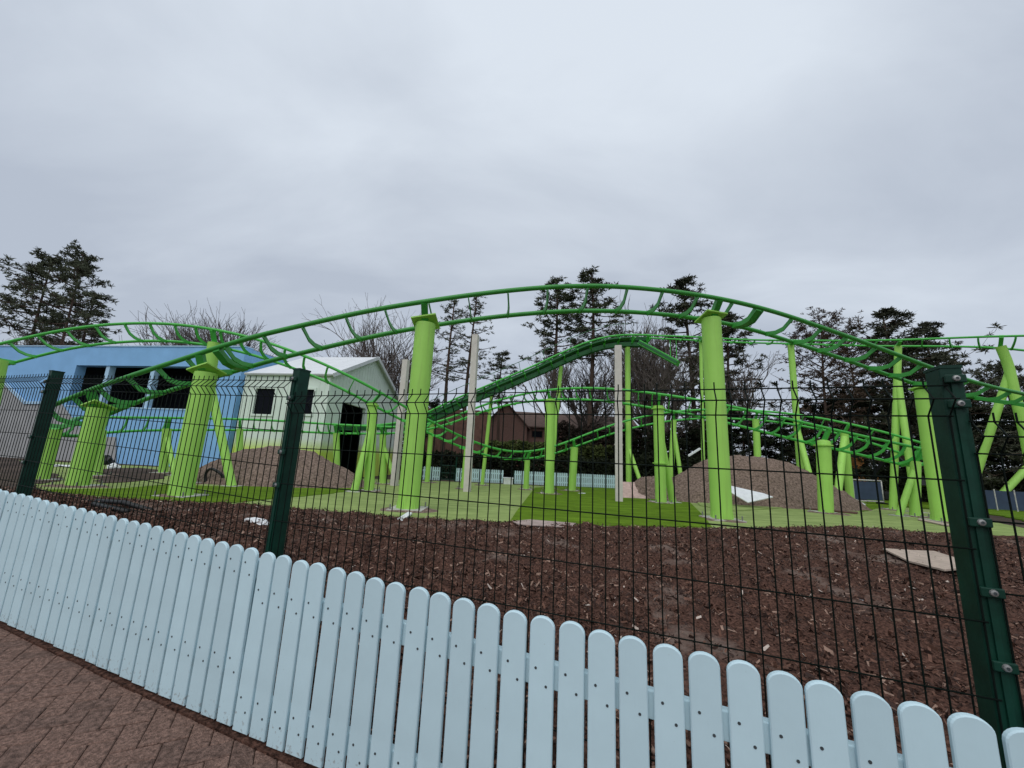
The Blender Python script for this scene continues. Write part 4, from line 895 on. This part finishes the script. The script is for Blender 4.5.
# far pale blue picket fence
def far_fence(pts, d, label, group='far pale blue picket fences'):
    a = gx(pts[0], d[0]); b = gx(pts[1], d[1]); th = thing('picket_fence', label, 'fence', a, group); L = np.linalg.norm(b - a); dv = (b - a) / L; nv = np.array([-dv[1], dv[0], 0.0])
    npan = max(1, int(round(L / 1.8))); h = 0.84
    for q in range(npan):
        mb = MB(); s0, s1_ = L * q / npan, L * (q + 1) / npan; n = int((s1_ - s0) / 0.12)
        for k in range(n):
            p = a + dv * (s0 + (k + 0.5) * (s1_ - s0) / n); p[2] = float(ground(p[0], p[1])); w_ = 0.046
            prof = [(-w_, 0.05), (w_, 0.05), (w_, h - 0.04), (w_ * 0.6, h - 0.008), (0, h), (-w_ * 0.6, h - 0.008), (-w_, h - 0.04)]
            mb.prism([p + dv * x + U3 * z - nv * 0.03 for x, z in prof], nv * 0.02)
        for z in (0.25, 0.62): mb.bar(a + dv * s0 + U3 * z, a + dv * s1_ + U3 * z, 0.03, 0.09)
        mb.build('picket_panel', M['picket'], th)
        mb = MB(); p = a + dv * s0; p[2] = float(ground(p[0], p[1])); mb.box(p + nv * 0.06 + U3 * 0.42, dv, nv, U3, 0.05, 0.04, 0.42); mb.build('post', M['post'], th)
far_fence((455, 503), (24.2, 24.3), 'far pale blue picket fence run left of the white gate box')
far_fence((514, 616), (24.4, 24.8), 'far pale blue picket fence run right of the white gate box')
far_fence((418, 440), (24.0, 24.1), 'short far pale blue picket piece beside the dark green gate')
# white utility box in the gap, dark green gate
b = gx(508, 24.2); th = thing('utility_box', 'small white box in the gap of the far pale blue fence', 'box', b)
mb = MB(); mb.abox((b[0] - 0.28, b[1] - 0.2, b[2]), (b[0] + 0.28, b[1] + 0.2, b[2] + 0.36)); bevel(mb.build('body', M['whites'], th), 0.02); mb = MB(); mb.abox((b[0] - 0.31, b[1] - 0.23, b[2] + 0.36), (b[0] + 0.31, b[1] + 0.23, b[2] + 0.41)); mb.build('lid', M['whites'], th)
a = gx(440, 24.1); b = gx(455, 24.2); th = thing('gate', 'dark green framed gate in the far pale blue fence', 'gate', a)
for z in (0.12, 0.5, 0.95): mb = MB(); mb.tube([a + U3 * z, b + U3 * z], 0.03, 8); mb.build('rail', M['post'], th)
for p in (a, b): mb = MB(); mb.tube([p, p + U3 * 1.5], 0.05, 8); mb.build('post', M['post'], th)
mb = MB()
for k in range(1, 8): p = a + (b - a) * k / 8; mb.tube([p + U3 * 0.12, p + U3 * 0.95], 0.012, 5)
mb.build('bars', M['post'], th)

# ------------------------------------------------------------------ loose items on the site
def slab(name, px, t, m, label, cat, lift=0.03, tilt=(0, 0), bend=0.0, onm=False):
    P = [gi(*p) for p in px]
    for p in P:
        if onm: p[2] = max(p[2], mulch_z(p[0], p[1]))
    c = np.mean(P, 0); P = [np.array([p[0], p[1], p[2] + lift + (p[0] - c[0]) * tilt[0] + (p[1] - c[1]) * tilt[1]]) for p in P]
    mb = MB(); mb.prism([p - c for p in P], U3 * t); o = mb.build(name, m); o.location = tuple(c); return tag(o, label, cat)
slab('plywood_sheet', [(884, 559), (915, 557), (935, 558.5), (960, 568), (968, 578), (946, 581.5), (910, 570)], 0.022, M['ply'], 'weathered beige plywood sheet lying on the mulch by the right fence post', 'board', 0.05, onm=True)
ws = [at(729, 486, 14.9), at(731, 493, 14.5), at(748, 503, 14.15), at(773, 497.5, 14.4), at(764, 494, 14.7)]; wc = np.mean(ws, 0); mb = MB(); mb.prism([p - wc for p in ws], np.array([0, -0.01, 0.025])); o = mb.build('white_sheet', M['whites']); o.location = tuple(wc); tag(o, 'white angular sheet leaning at the foot of the big mound', 'sheet')
wp0, wp1 = at(688, 456, 17.0), at(700, 448.5, 17.0); mb = MB(); mb.bar(wp0, wp1, 0.12, 0.07); o = mb.build('white_pipe', M['whites']); tag(o, 'white stub of pipe sticking up from the left top of the big mound', 'pipe')
slab('white_board', [(850, 500), (863, 508), (866, 507), (855, 500)], 0.03, M['whites'], 'narrow white board on the turf right of the mound foot', 'board', 0.08)
slab('white_plank', [(397, 522), (408, 514.5), (412, 516), (402, 524)], 0.03, M['whites'], 'short white plank at the foot of the tall left arch column', 'plank', 0.03)
slab('timber_edging', [(804, 509.5), (806, 508.8), (858, 513.5), (857, 514.6)], 0.05, M['timber'], 'thin brown timber strip lying past the domed column', 'timber strip', 0.01)
slab('plank', [(918, 521), (920, 520), (950, 526), (948, 527.5)], 0.03, M['ply'], 'beige plank lying left of the right fence post', 'plank', 0.02)
slab('cardboard', [(512, 525), (530, 523.4), (576, 527), (572, 531.5), (540, 530), (518, 528.5)], 0.015, mat('dusty_cardboard', (0.36, 0.28, 0.25), 0.9, 0.2, 6), 'flattened dusty cardboard strip at the mulch and turf border', 'cardboard', 0.06)
# crumpled white rags
def rag(px, size, label, seed, flat=0.5, m='whites'):
    c = gi(*px); bm = bmesh.new(); bmesh.ops.create_icosphere(bm, subdivisions=3, radius=1)
    for v in bm.verts:
        n_ = mnoise.fractal(v.co * 1.6 + Vector((seed, 0, 0)), 1, 2, 3); v.co = v.co * (1 + 0.45 * n_); v.co.x *= size[0]; v.co.y *= size[1]; v.co.z = max(v.co.z, -0.4) * size[2]
    me = bpy.data.meshes.new('rag'); bm.to_mesh(me); bm.free(); me.materials.append(M[m]); o = bpy.data.objects.new('plastic_bag' if m == 'whites' else 'scrap', me); COL.objects.link(o); o.location = (c[0], c[1], c[2] + 0.4 * size[2] + 0.02); o.rotation_euler = (0, 0, seed); return tag(o, label, 'litter')
rag((245, 478), (0.32, 0.25, 0.20), 'crumpled white sheet at the foot of the slanting dark leg', 0.3)
rag((258, 527), (0.45, 0.10, 0.07), 'long strip of torn white plastic on the mulch left of the middle fence post', 2.6)
rag((113, 469), (0.20, 0.2, 0.14), 'small white bag by the wall of the blue building', 1.0)
rag((311, 485), (0.25, 0.1, 0.03), 'flat white scrap on the dark turf before the left mound', 3.0)
rag((860, 604), (0.045, 0.03, 0.025), 'tiny white stone-like scrap on the near mulch, left of the right post', 0.5)
rag((203, 512), (0.13, 0.05, 0.02), 'little red scrap on the left mulch', 0.2, m='red')
rag((104, 465), (0.35, 0.3, 0.28), 'black bin bag slumped by the leftmost column', 4.0, m='black')
rag((62, 467), (0.6, 0.2, 0.05), 'flat white sheet lying left of the leftmost column', 0.1)
rag((582, 494), (0.25, 0.1, 0.02), 'flat white scrap on the dark turf in the middle', 0.8)
# black hose arching out of the ground
a = gi(207, 484); b = gi(228, 485); mid = at(210, 467, a[1]); mid2 = at(222, 474, a[1])
mb = MB(); mb.tube(gsm(resample([a - U3 * 0.05, at(204.5, 474, a[1]), mid, mid2, b - U3 * 0.02], 40), 3), 0.045, 10); o = mb.build('hose', M['black'], None, True); tag(o, 'black hose arching from the ground beside the roof-capped column', 'hose')
# dark sheets of pipe on the left mulch
a = gi(95, 508); b = gi(150, 517); mb = MB(); mb.tube([a + U3 * 0.12, (a + b) / 2 + U3 * 0.16, b + U3 * 0.1], 0.04, 10); mb.tube([a + U3 * 0.1 + np.array([0.2, -0.25, 0]), b + U3 * 0.1 + np.array([-0.2, -0.2, 0])], 0.04, 10); tag(mb.build('pipe_bundle', M['black'], None, True), 'two thin black pipes lying on the mulch by the left fence post', 'pipes')
# pinkish boards propped on the small heap
c = gx(636, 16.6); mb = MB()
o_b = thing('board_stack', 'pinkish boards propped against a heap right of the bare centre post', 'boards', c)
for k, (dx_, w_) in enumerate(((-0.35, 0.5), (0.2, 0.55), (0.72, 0.45))):
    mb = MB(); p = c + np.array([dx_, 0.04 * k, 0.0]); t_ = np.array([0.12, 0.85, 0.5]); t_ /= np.linalg.norm(t_); mb.box(p + t_ * 0.55 + U3 * 0.03, (1, 0, 0), t_, np.cross((1, 0, 0), t_), w_ / 2, 0.6, 0.02); mb.build('board', M['pink'], o_b)
# crowd barrier panel, orange digger, navy hoarding
a = gx(855, 21.5); b = gx(884, 21.5); th = thing('barrier_panel', 'dark navy panelled site barrier with a grey tube frame behind the domed column', 'barrier', a)
mb = MB(); 
for p, q in ((a + U3 * 0.15, b + U3 * 0.15), (a + U3 * 1.25, b + U3 * 1.25), (a + U3 * 0.0, a + U3 * 1.25), (b + U3 * 0.0, b + U3 * 1.25)): mb.tube([p, q], 0.035, 8)
mb.build('frame', M['plate'], th, True); mb = MB(); mb.bar(a + U3 * 0.7, b + U3 * 0.7, 0.02, 0.96); mb.build('sheet', M['navy'], th)
for p in (a, b): mb = MB(); mb.abox(p - np.array([0.1, 0.35, 0.0]), p + np.array([0.1, 0.35, 0.1])); mb.build('foot', M['black'], th)
c = gx(861, 27); th = thing('mini_digger', 'small digger with an orange cab far back, above the navy barrier', 'digger', c)
DG = 1.45
mb = MB(); mb.abox(c + (np.array([-0.5, -0.5, 0.45]) * DG), c + (np.array([0.5, 0.6, 1.05]) * DG)); mb.abox(c + (np.array([-0.45, 0.1, 1.05]) * DG), c + (np.array([0.45, 0.6, 1.25]) * DG)); bevel(mb.build('body', M['orange'], th), 0.06)
mb = MB(); mb.abox(c + (np.array([-0.35, -0.3, 1.26]) * DG), c + (np.array([0.10, 0.3, 1.9]) * DG)); bevel(mb.build('cab', M['orange'], th), 0.05)
for sg in (-1, 1): mb = MB(); mb.abox(c + (np.array([sg * 0.55 - 0.15, -0.8, 0]) * DG), c + (np.array([sg * 0.55 + 0.15, 0.8, 0.42]) * DG)); bevel(mb.build('track', M['black'], th), 0.12)
mb = MB(); mb.bar(c + (np.array([0.1, -0.5, 0.9]) * DG), c + (np.array([0.3, -1.5, 2.2]) * DG), 0.16, 0.2); mb.bar(c + (np.array([0.3, -1.5, 2.2]) * DG), c + (np.array([0.4, -2.3, 1.1]) * DG), 0.13, 0.16); mb.build('boom', M['black'], th)
mb = MB(); mb.prism([c + (np.array([0.1, -2.3, 1.2]) * DG), c + (np.array([0.1, -2.6, 0.8]) * DG), c + (np.array([0.1, -2.2, 0.7]) * DG)], np.array([0.5, 0, 0]) * DG); mb.build('bucket', M['black'], th)
a = gx(978, 21.0); b = gx(1060, 20.0); th = thing('hoarding', 'navy blue hoarding panels at the far right edge of the turf', 'hoarding', a)
for k in range(4):
    p = a + (b - a) * k / 4; q = a + (b - a) * (k + 0.96) / 4; mb = MB(); mb.bar(p + U3 * 0.55, q + U3 * 0.55, 0.03, 0.95); mb.build('panel', M['navy'], th)
    mb = MB(); mb.tube([p, p + U3 * 1.1], 0.03, 8); mb.build('post', M['plate'], th)

# ------------------------------------------------------------------ trees
def branch_tree(mbT, mbC, p, d, L, r, lev, maxlev, spread, upb, n_child, leafs=None):
    seg = 3 if lev < 3 else 2; pts = [np.array(p)]; q = np.array(p, float); dd = np.array(d, float)
    for k in range(seg):
        dd = dd + np.array([random.gauss(0, 0.13), random.gauss(0, 0.13), random.gauss(0, 0.06) + upb * 0.08]); dd /= np.linalg.norm(dd); q = q + dd * L / seg; pts.append(q.copy())
    rr = np.linspace(r, max(r * 0.66, 0.0006), len(pts)); (mbT if lev < 2 else mbC).tube(pts, rr, 7 if lev == 0 else (5 if lev < 3 else 3), cap=False)
    if leafs is not None and lev >= maxlev - 1: leafs.append((pts[-1], dd, lev))
    if lev >= maxlev: return
    for k in range(n_child[min(lev, len(n_child) - 1)]):
        t = random.uniform(0.35, 1.0) if k else 1.0
        i = t * seg; j = min(int(i), seg - 1); b = pts[j] + (pts[j + 1] - pts[j]) * (i - j)
        rv = np.array([random.gauss(0, 1) for _ in range(3)]); rv -= dd * rv.dot(dd); rv /= np.linalg.norm(rv)
        sp = spread * random.uniform(0.6, 1.3) * (0.5 if k == 0 else 1); nd = dd * math.cos(sp) + rv * math.sin(sp); nd[2] += upb * 0.25; nd /= np.linalg.norm(nd)
        branch_tree(mbT, mbC, b, nd, L * random.uniform(0.6, 0.85), max(r * random.uniform(0.50, 0.66), 0.0008), lev + 1, maxlev, spread, upb, n_child, leafs)
def place_tree(root_label, name, cat, meshes, loc, scale, rot, group, label):
    th = bpy.data.objects.new(name, None); COL.objects.link(th); th.location = tuple(loc); th.rotation_euler = (0, 0, rot); th.scale = scale if isinstance(scale, tuple) else (scale,) * 3
    tag(th, label, cat, group)
    for nm, me in meshes:
        o = bpy.data.objects.new(nm, me); COL.objects.link(o); o.parent = th
    return th
def mesh_of(mb, name, m, sm=True):
    me = bpy.data.meshes.new(name); me.from_pydata(np.concatenate(mb.v).tolist(), [], mb.f)
    for k in (m if isinstance(m, list) else [m]): me.materials.append(k)
    if isinstance(m, list) and len(m) > 1: me.polygons.foreach_set('material_index', mb.m)
    if sm: me.polygons.foreach_set('use_smooth', [True] * len(mb.f))
    me.update(); return me
def bare_meshes(seed, maxlev=6, spread=0.55, upb=0.6, nch=(5, 4, 4, 3, 3, 2), L=0.28, r=0.017):
    random.seed(seed); t, c = MB(), MB(); branch_tree(t, c, (0, 0, 0), (0, 0, 1), L, r, 0, maxlev, spread, upb, nch)
    z = max(np.concatenate(c.v)[:, 2]); 
    for mb in (t, c): mb.v = [v / z for v in mb.v]
    return [('trunk', mesh_of(t, 'trunk', M['bark'])), ('crown', mesh_of(c, 'crown', M['twig'], False))]
def tuft(mb, c, R_, n, W, flat=0.6, m=0, up=0.2):
    c = np.asarray(c, float); vs = []; fs = []
    for k in range(n):
        d = np.array([random.gauss(0, 1), random.gauss(0, 1), random.gauss(0, 1) * flat + up]); d /= np.linalg.norm(d) + 1e-9
        s = np.cross(d, (random.gauss(0, 1), random.gauss(0, 1), random.gauss(0, 1))); s /= np.linalg.norm(s) + 1e-9
        L = R_ * random.uniform(0.55, 1.1); a = c + d * R_ * random.uniform(0, 0.25); b = len(vs)
        vs += [a - s * W * 0.5, a + s * W * 0.5, a + d * L * 0.7 + s * W * 0.6, a + d * L]; fs.append((b, b + 1, b + 2, b + 3))
    mb.add(vs, fs, m)
def pine_meshes(seed, H=1.0, crown0=0.5, width=0.16, nl=26, sub=5, tuftR=0.024, dens=10, droop=0.1, shape='pine', mat_='needle', lean=0.02, tr=0.012, twig_extra=0):
    """unit-height pine; crown0 = share of bare trunk"""
    random.seed(seed); t, c = MB(), MB(); N = 14; ph = random.uniform(0, 6)
    tp = np.array([[lean * math.sin(ph + 3 * z) * z, lean * math.cos(ph + 2.5 * z) * z, z] for z in np.linspace(0, 0.97, N)])
    t.tube(tp, np.linspace(tr, tr * 0.22, N), 8)
    for k in range(nl):
        f = (k + random.random()) / nl; z = crown0 + (0.97 - crown0) * f
        if shape == 'pine': Lb = width * (0.55 + 0.9 * math.sin(math.pi * min(1, 0.25 + 0.75 * f))) * random.uniform(0.5, 1.15) * (1.0 if f < 0.8 else 0.75)
        elif shape == 'cone': Lb = width * (1.15 - 0.95 * f) * random.uniform(0.7, 1.2)
        else: Lb = width * (1.25 - 0.75 * f ** 1.5) * random.uniform(0.55, 1.2)
        a = k * 2.399 + random.gauss(0, 0.4); p = np.array([np.interp(z, tp[:, 2], tp[:, 0]), np.interp(z, tp[:, 2], tp[:, 1]), z])
        d = np.array([math.cos(a), math.sin(a), (0.35 * f + random.gauss(0, 0.12)) - droop]); pts = [p]
        for s in range(4): d = d + np.array([random.gauss(0, .15), random.gauss(0, .15), random.gauss(0, .1) + 0.08]); q = pts[-1] + d / np.linalg.norm(d) * Lb / 4; pts.append(q)
        t.tube(pts, np.linspace(tr * 0.30, tr * 0.07, 5), 4, cap=False)
        for s in range(sub):
            u = random.uniform(0.3, 1.0) ; i = min(3, int(u * 4)); b = pts[i] + (pts[i + 1] - pts[i]) * (u * 4 - i)
            sd_ = np.array([random.gauss(0, 1), random.gauss(0, 1), random.gauss(0, 0.35) + 0.2]); sd_ /= np.linalg.norm(sd_); e_ = b + sd_ * Lb * random.uniform(0.15, 0.38)
            t.tube([b, e_], [tr * 0.08, tr * 0.04], 3, cap=False)
            for w in range(3):
                cc = b + (e_ - b) * random.uniform(0.45, 1.1) + np.array([random.gauss(0, 0.010), random.gauss(0, 0.010), random.gauss(0, 0.006)]); tuft(c, cc, tuftR * random.uniform(0.7, 1.25), dens, tuftR * 0.22)
    return [('trunk', mesh_of(t, 'trunk', M['barkp'])), ('crown', mesh_of(c, 'crown', M[mat_], False))]
def tree_at(px, ytop, d, meshes, label, name, cat, group, wide=1.0, rot=None):
    b = gx(px, d); top = at(px, ytop, d)[2]; h = top - b[2]; rt_ = random.uniform(0, 6.28) if rot is None else rot
    return place_tree('', name, cat, meshes, b, (h * wide, h * wide, h), rt_, group, label)
pineA = pine_meshes(11, crown0=0.44, width=0.165, nl=36, sub=7, tuftR=0.019, dens=14)       # broad Scots pine
pineB = pine_meshes(12, crown0=0.55, width=0.11, nl=28, sub=6, tuftR=0.016, dens=12)       # tall slim pine
pineC = pine_meshes(13, crown0=0.48, width=0.085, nl=26, sub=4, tuftR=0.013, dens=10)         # thin sparse pine
pineD = pine_meshes(14, crown0=0.25, width=0.13, nl=40, sub=7, tuftR=0.019, dens=13, mat_='needle2')
cedar = pine_meshes(15, crown0=0.10, width=0.36, nl=46, sub=11, tuftR=0.026, dens=12, droop=0.12, shape='cedar', mat_='needle2')
yew = pine_meshes(16, crown0=0.06, width=0.34, nl=46, sub=9, tuftR=0.036, dens=13, droop=0.0, shape='cedar', mat_='hedge')
bareA = bare_meshes(21); bareB = bare_meshes(22, spread=0.65, upb=0.3); bareC = bare_meshes(23, maxlev=5, spread=0.42, upb=0.9, nch=(4, 3, 3, 3, 3), L=0.34, r=0.013)
# brown twiggy tree still holding some brown foliage
random.seed(31); t_, c_ = MB(), MB(); lf = []; branch_tree(t_, c_, (0, 0, 0), (0, 0, 1), 0.26, 0.022, 0, 5, 0.75, 0.15, (7, 5, 4, 4, 3), lf); zz = max(np.concatenate(c_.v)[:, 2])
fo = MB()
for p_, d__, l_ in lf:
    if random.random() < 0.4: tuft(fo, p_ / zz, 0.018, 5, 0.006)
for mb_ in (t_, c_): mb_.v = [v / zz for v in mb_.v]
brown = pine_meshes(37, crown0=0.22, width=0.30, nl=46, sub=10, tuftR=0.018, dens=8, droop=-0.25, shape='cedar', mat_='brownleaf')
GP, GB = 'pine trees behind the ride', 'bare winter trees behind the ride'
random.seed(99)
TR = [(30, 247, 36, pineA, 'broad dark pine rising over the left end of the blue building', 'pine_tree', 'pine', GP, 0.76),
      (2, 252, 38, pineA, 'dark pine cut by the left picture edge above the blue building', 'pine_tree', 'pine', GP, 0.95),
      (58, 290, 40, pineB, 'smaller pine tucked right of the broad dark pine above the blue roof', 'pine_tree', 'pine', GP, 1.3),
      (168, 303, 36, bareB, 'low bare tree showing above the middle of the blue roof', 'bare_tree', 'tree', GB, 1.0),
      (205, 310, 38, bareA, 'bare tree above the right part of the blue roof, left of the track post', 'bare_tree', 'tree', GB, 1.0),
                  (362, 292, 31, bareB, 'wide bare tree spreading behind the shed gable', 'bare_tree', 'tree', GB, 0.9),
      (398, 330, 33, bareA, 'bare tree between the shed gable and the tall left arch column', 'bare_tree', 'tree', GB, 1.1),
      (441, 294, 33, pineC, 'thin sparse pine just right of the tall left arch column', 'pine_tree', 'pine', GP, 1.15),
      (461, 289, 34, pineC, 'thin sparse pine behind the second bare post, taller of its pair', 'pine_tree', 'pine', GP, 1.1),
      (497, 350, 36, pineB, 'short pine whose side branch shows left of the lift', 'pine_tree', 'pine', GP, 1.3),
      (549, 279, 32, pineB, 'dark pine with forked crown left of centre, above the lift', 'pine_tree', 'pine', GP, 1.25),
      (588, 271, 32, pineB, 'tallest dark pine under the top of the green arch', 'pine_tree', 'pine', GP, 1.35),
      (571, 335, 30, bareC, 'thin bare saplings behind the lift crest, left of the wide bare post', 'bare_tree', 'tree', GB, 1.4),
      (606, 325, 30, bareC, 'slim bare tree right beside the wide bare post', 'bare_tree', 'tree', GB, 1.2),
      (640, 305, 31, bareC, 'slim upright bare tree behind the slotted ramp', 'bare_tree', 'tree', GB, 1.2),
      (664, 315, 32, bareA, 'bare tree between the slotted ramp and the tall right arch column', 'bare_tree', 'tree', GB, 1.0),
      (680, 340, 30, bareC, 'low thin bare tree left of the tall right arch column', 'bare_tree', 'tree', GB, 1.3),
      (697, 277, 32, pineD, 'dark pine behind the tall right arch column', 'pine_tree', 'pine', GP, 1.15),
      (733, 312, 33, pineD, 'bushy dark pine right of the tall right arch column', 'pine_tree', 'pine', GP, 1.15),
      (770, 345, 30, bareC, 'pale thin bare tree left of the tall leaning pole', 'bare_tree', 'tree', GB, 1.5),
      (836, 322, 28, brown, 'large brown twiggy tree right of the tall leaning pole', 'brown_tree', 'tree', GB, 0.95),
      (868, 338, 33, brown, 'brown twiggy tree behind the dark conifers', 'brown_tree', 'tree', GB, 1.0),
      (908, 309, 27, pineD, 'dark conifer with ragged tip left of the right fence post', 'conifer', 'conifer', GP, 1.15),
      (938, 340, 26, cedar, 'broad dark layered conifer behind the right fence post', 'conifer', 'conifer', GP, 1.0),
      (955, 322, 31, pineD, 'dark conifer tip showing above the right fence post', 'conifer', 'conifer', GP, 1.0),
      (1032, 365, 27, cedar, 'dark conifer at the right edge behind the goose-neck support', 'conifer', 'conifer', GP, 0.7)]
for px, yt, d, ms_, lab, nm, ct, gr, wd in TR: tree_at(px, yt, d, ms_, lab, nm, ct, gr, wd)
# dark evergreen shrubs closing the view under the trees
SH = [(428, 404, 34.5, 1.0, 'dark evergreen bush left of the timber fence'), (660, 432, 27.5, 1.6, 'dark evergreen bush behind the pinkish boards'),
      (700, 424, 29, 1.5, 'dark evergreen bush behind the tall right arch column'), (745, 418, 30, 1.5, 'dark evergreen bush behind the top of the big mound'), (785, 420, 29, 1.5, 'dark evergreen bush behind the right slope of the mound'),
      (828, 405, 30, 1.2, 'dark evergreen bush under the brown twiggy tree'), (872, 395, 29, 1.1, 'dark evergreen bush left of the tripod support'), (918, 400, 28, 1.2, 'dark evergreen bush behind the tripod support'),
      (975, 400, 26.5, 1.2, 'dark evergreen bush right of the bolted fence post'), (1015, 410, 25, 1.2, 'dark evergreen bush at the right edge under the track'), (625, 436, 29, 1.6, 'dark evergreen bush behind the wide bare post'), (575, 440, 31, 1.5, 'dark evergreen bush before the brick house roof'), (402, 415, 33, 0.8, 'dark evergreen bush behind the shed right end')]
for px, yt, d, wd, lab in SH: tree_at(px, yt, d, yew, lab, 'evergreen_bush', 'bush', 'evergreen bushes under the trees', wd)
def hedge(xa, xb, d, h0, h1, thick, m, n, label):
    a = gx(xa, d); b = gx(xb, d); mb = MB(); random.seed(int(xa))
    for k in range(n):
        u = random.random(); p = a + (b - a) * u + np.array([0, random.uniform(0, thick), 0]); p[2] = ground(p[0], p[1]) + h0 + (h1 - h0) * random.random() * (0.9 + 0.12 * mnoise.noise(Vector((p[0] * 0.8, 0, 0)))); tuft(mb, p - a, 0.22, 8, 0.10)
    o = mb.build('hedge', m, None, False, fix=False); o.location = tuple(a); return tag(o, label, 'hedge', 'hedges beyond the far fence')
hedge(484, 622, 29.5, 1.7, 2.95, 1.5, M['hedge2'], 1500, 'olive green clipped hedge in front of the brick house')
hedge(405, 640, 26.5, 0.0, 1.95, 1.2, M['hedge'], 3200, 'dark shady hedge right behind the far pale blue fence')
hedge(640, 1090, 26.0, 0.0, 2.4, 1.5, M['hedge'], 6500, 'long dark hedge behind the big mound on the right')
hedge(556, 712, 31, 0.2, 5.0, 2.0, mat('brush_brown', (0.040, 0.030, 0.024), 0.9, 0.5, 1.0, spec=0.1), 3800, 'tall brown brushwood thicket under the trees right of the brick house')
TR2 = [
       (652, 330, 29, bareB, 'twiggy bare tree right of the slotted ramp', 1.1),
       (20, 318, 33, bareB, 'bare tree under the left pines, above the blue roof end', 1.2), (590, 345, 36, bareA, 'bare tree behind the tallest dark pine', 1.2)]
for px, yt, d, ms_, lab, wd in TR2: tree_at(px, yt, d, ms_, lab, 'bare_tree', 'tree', GB, wd)
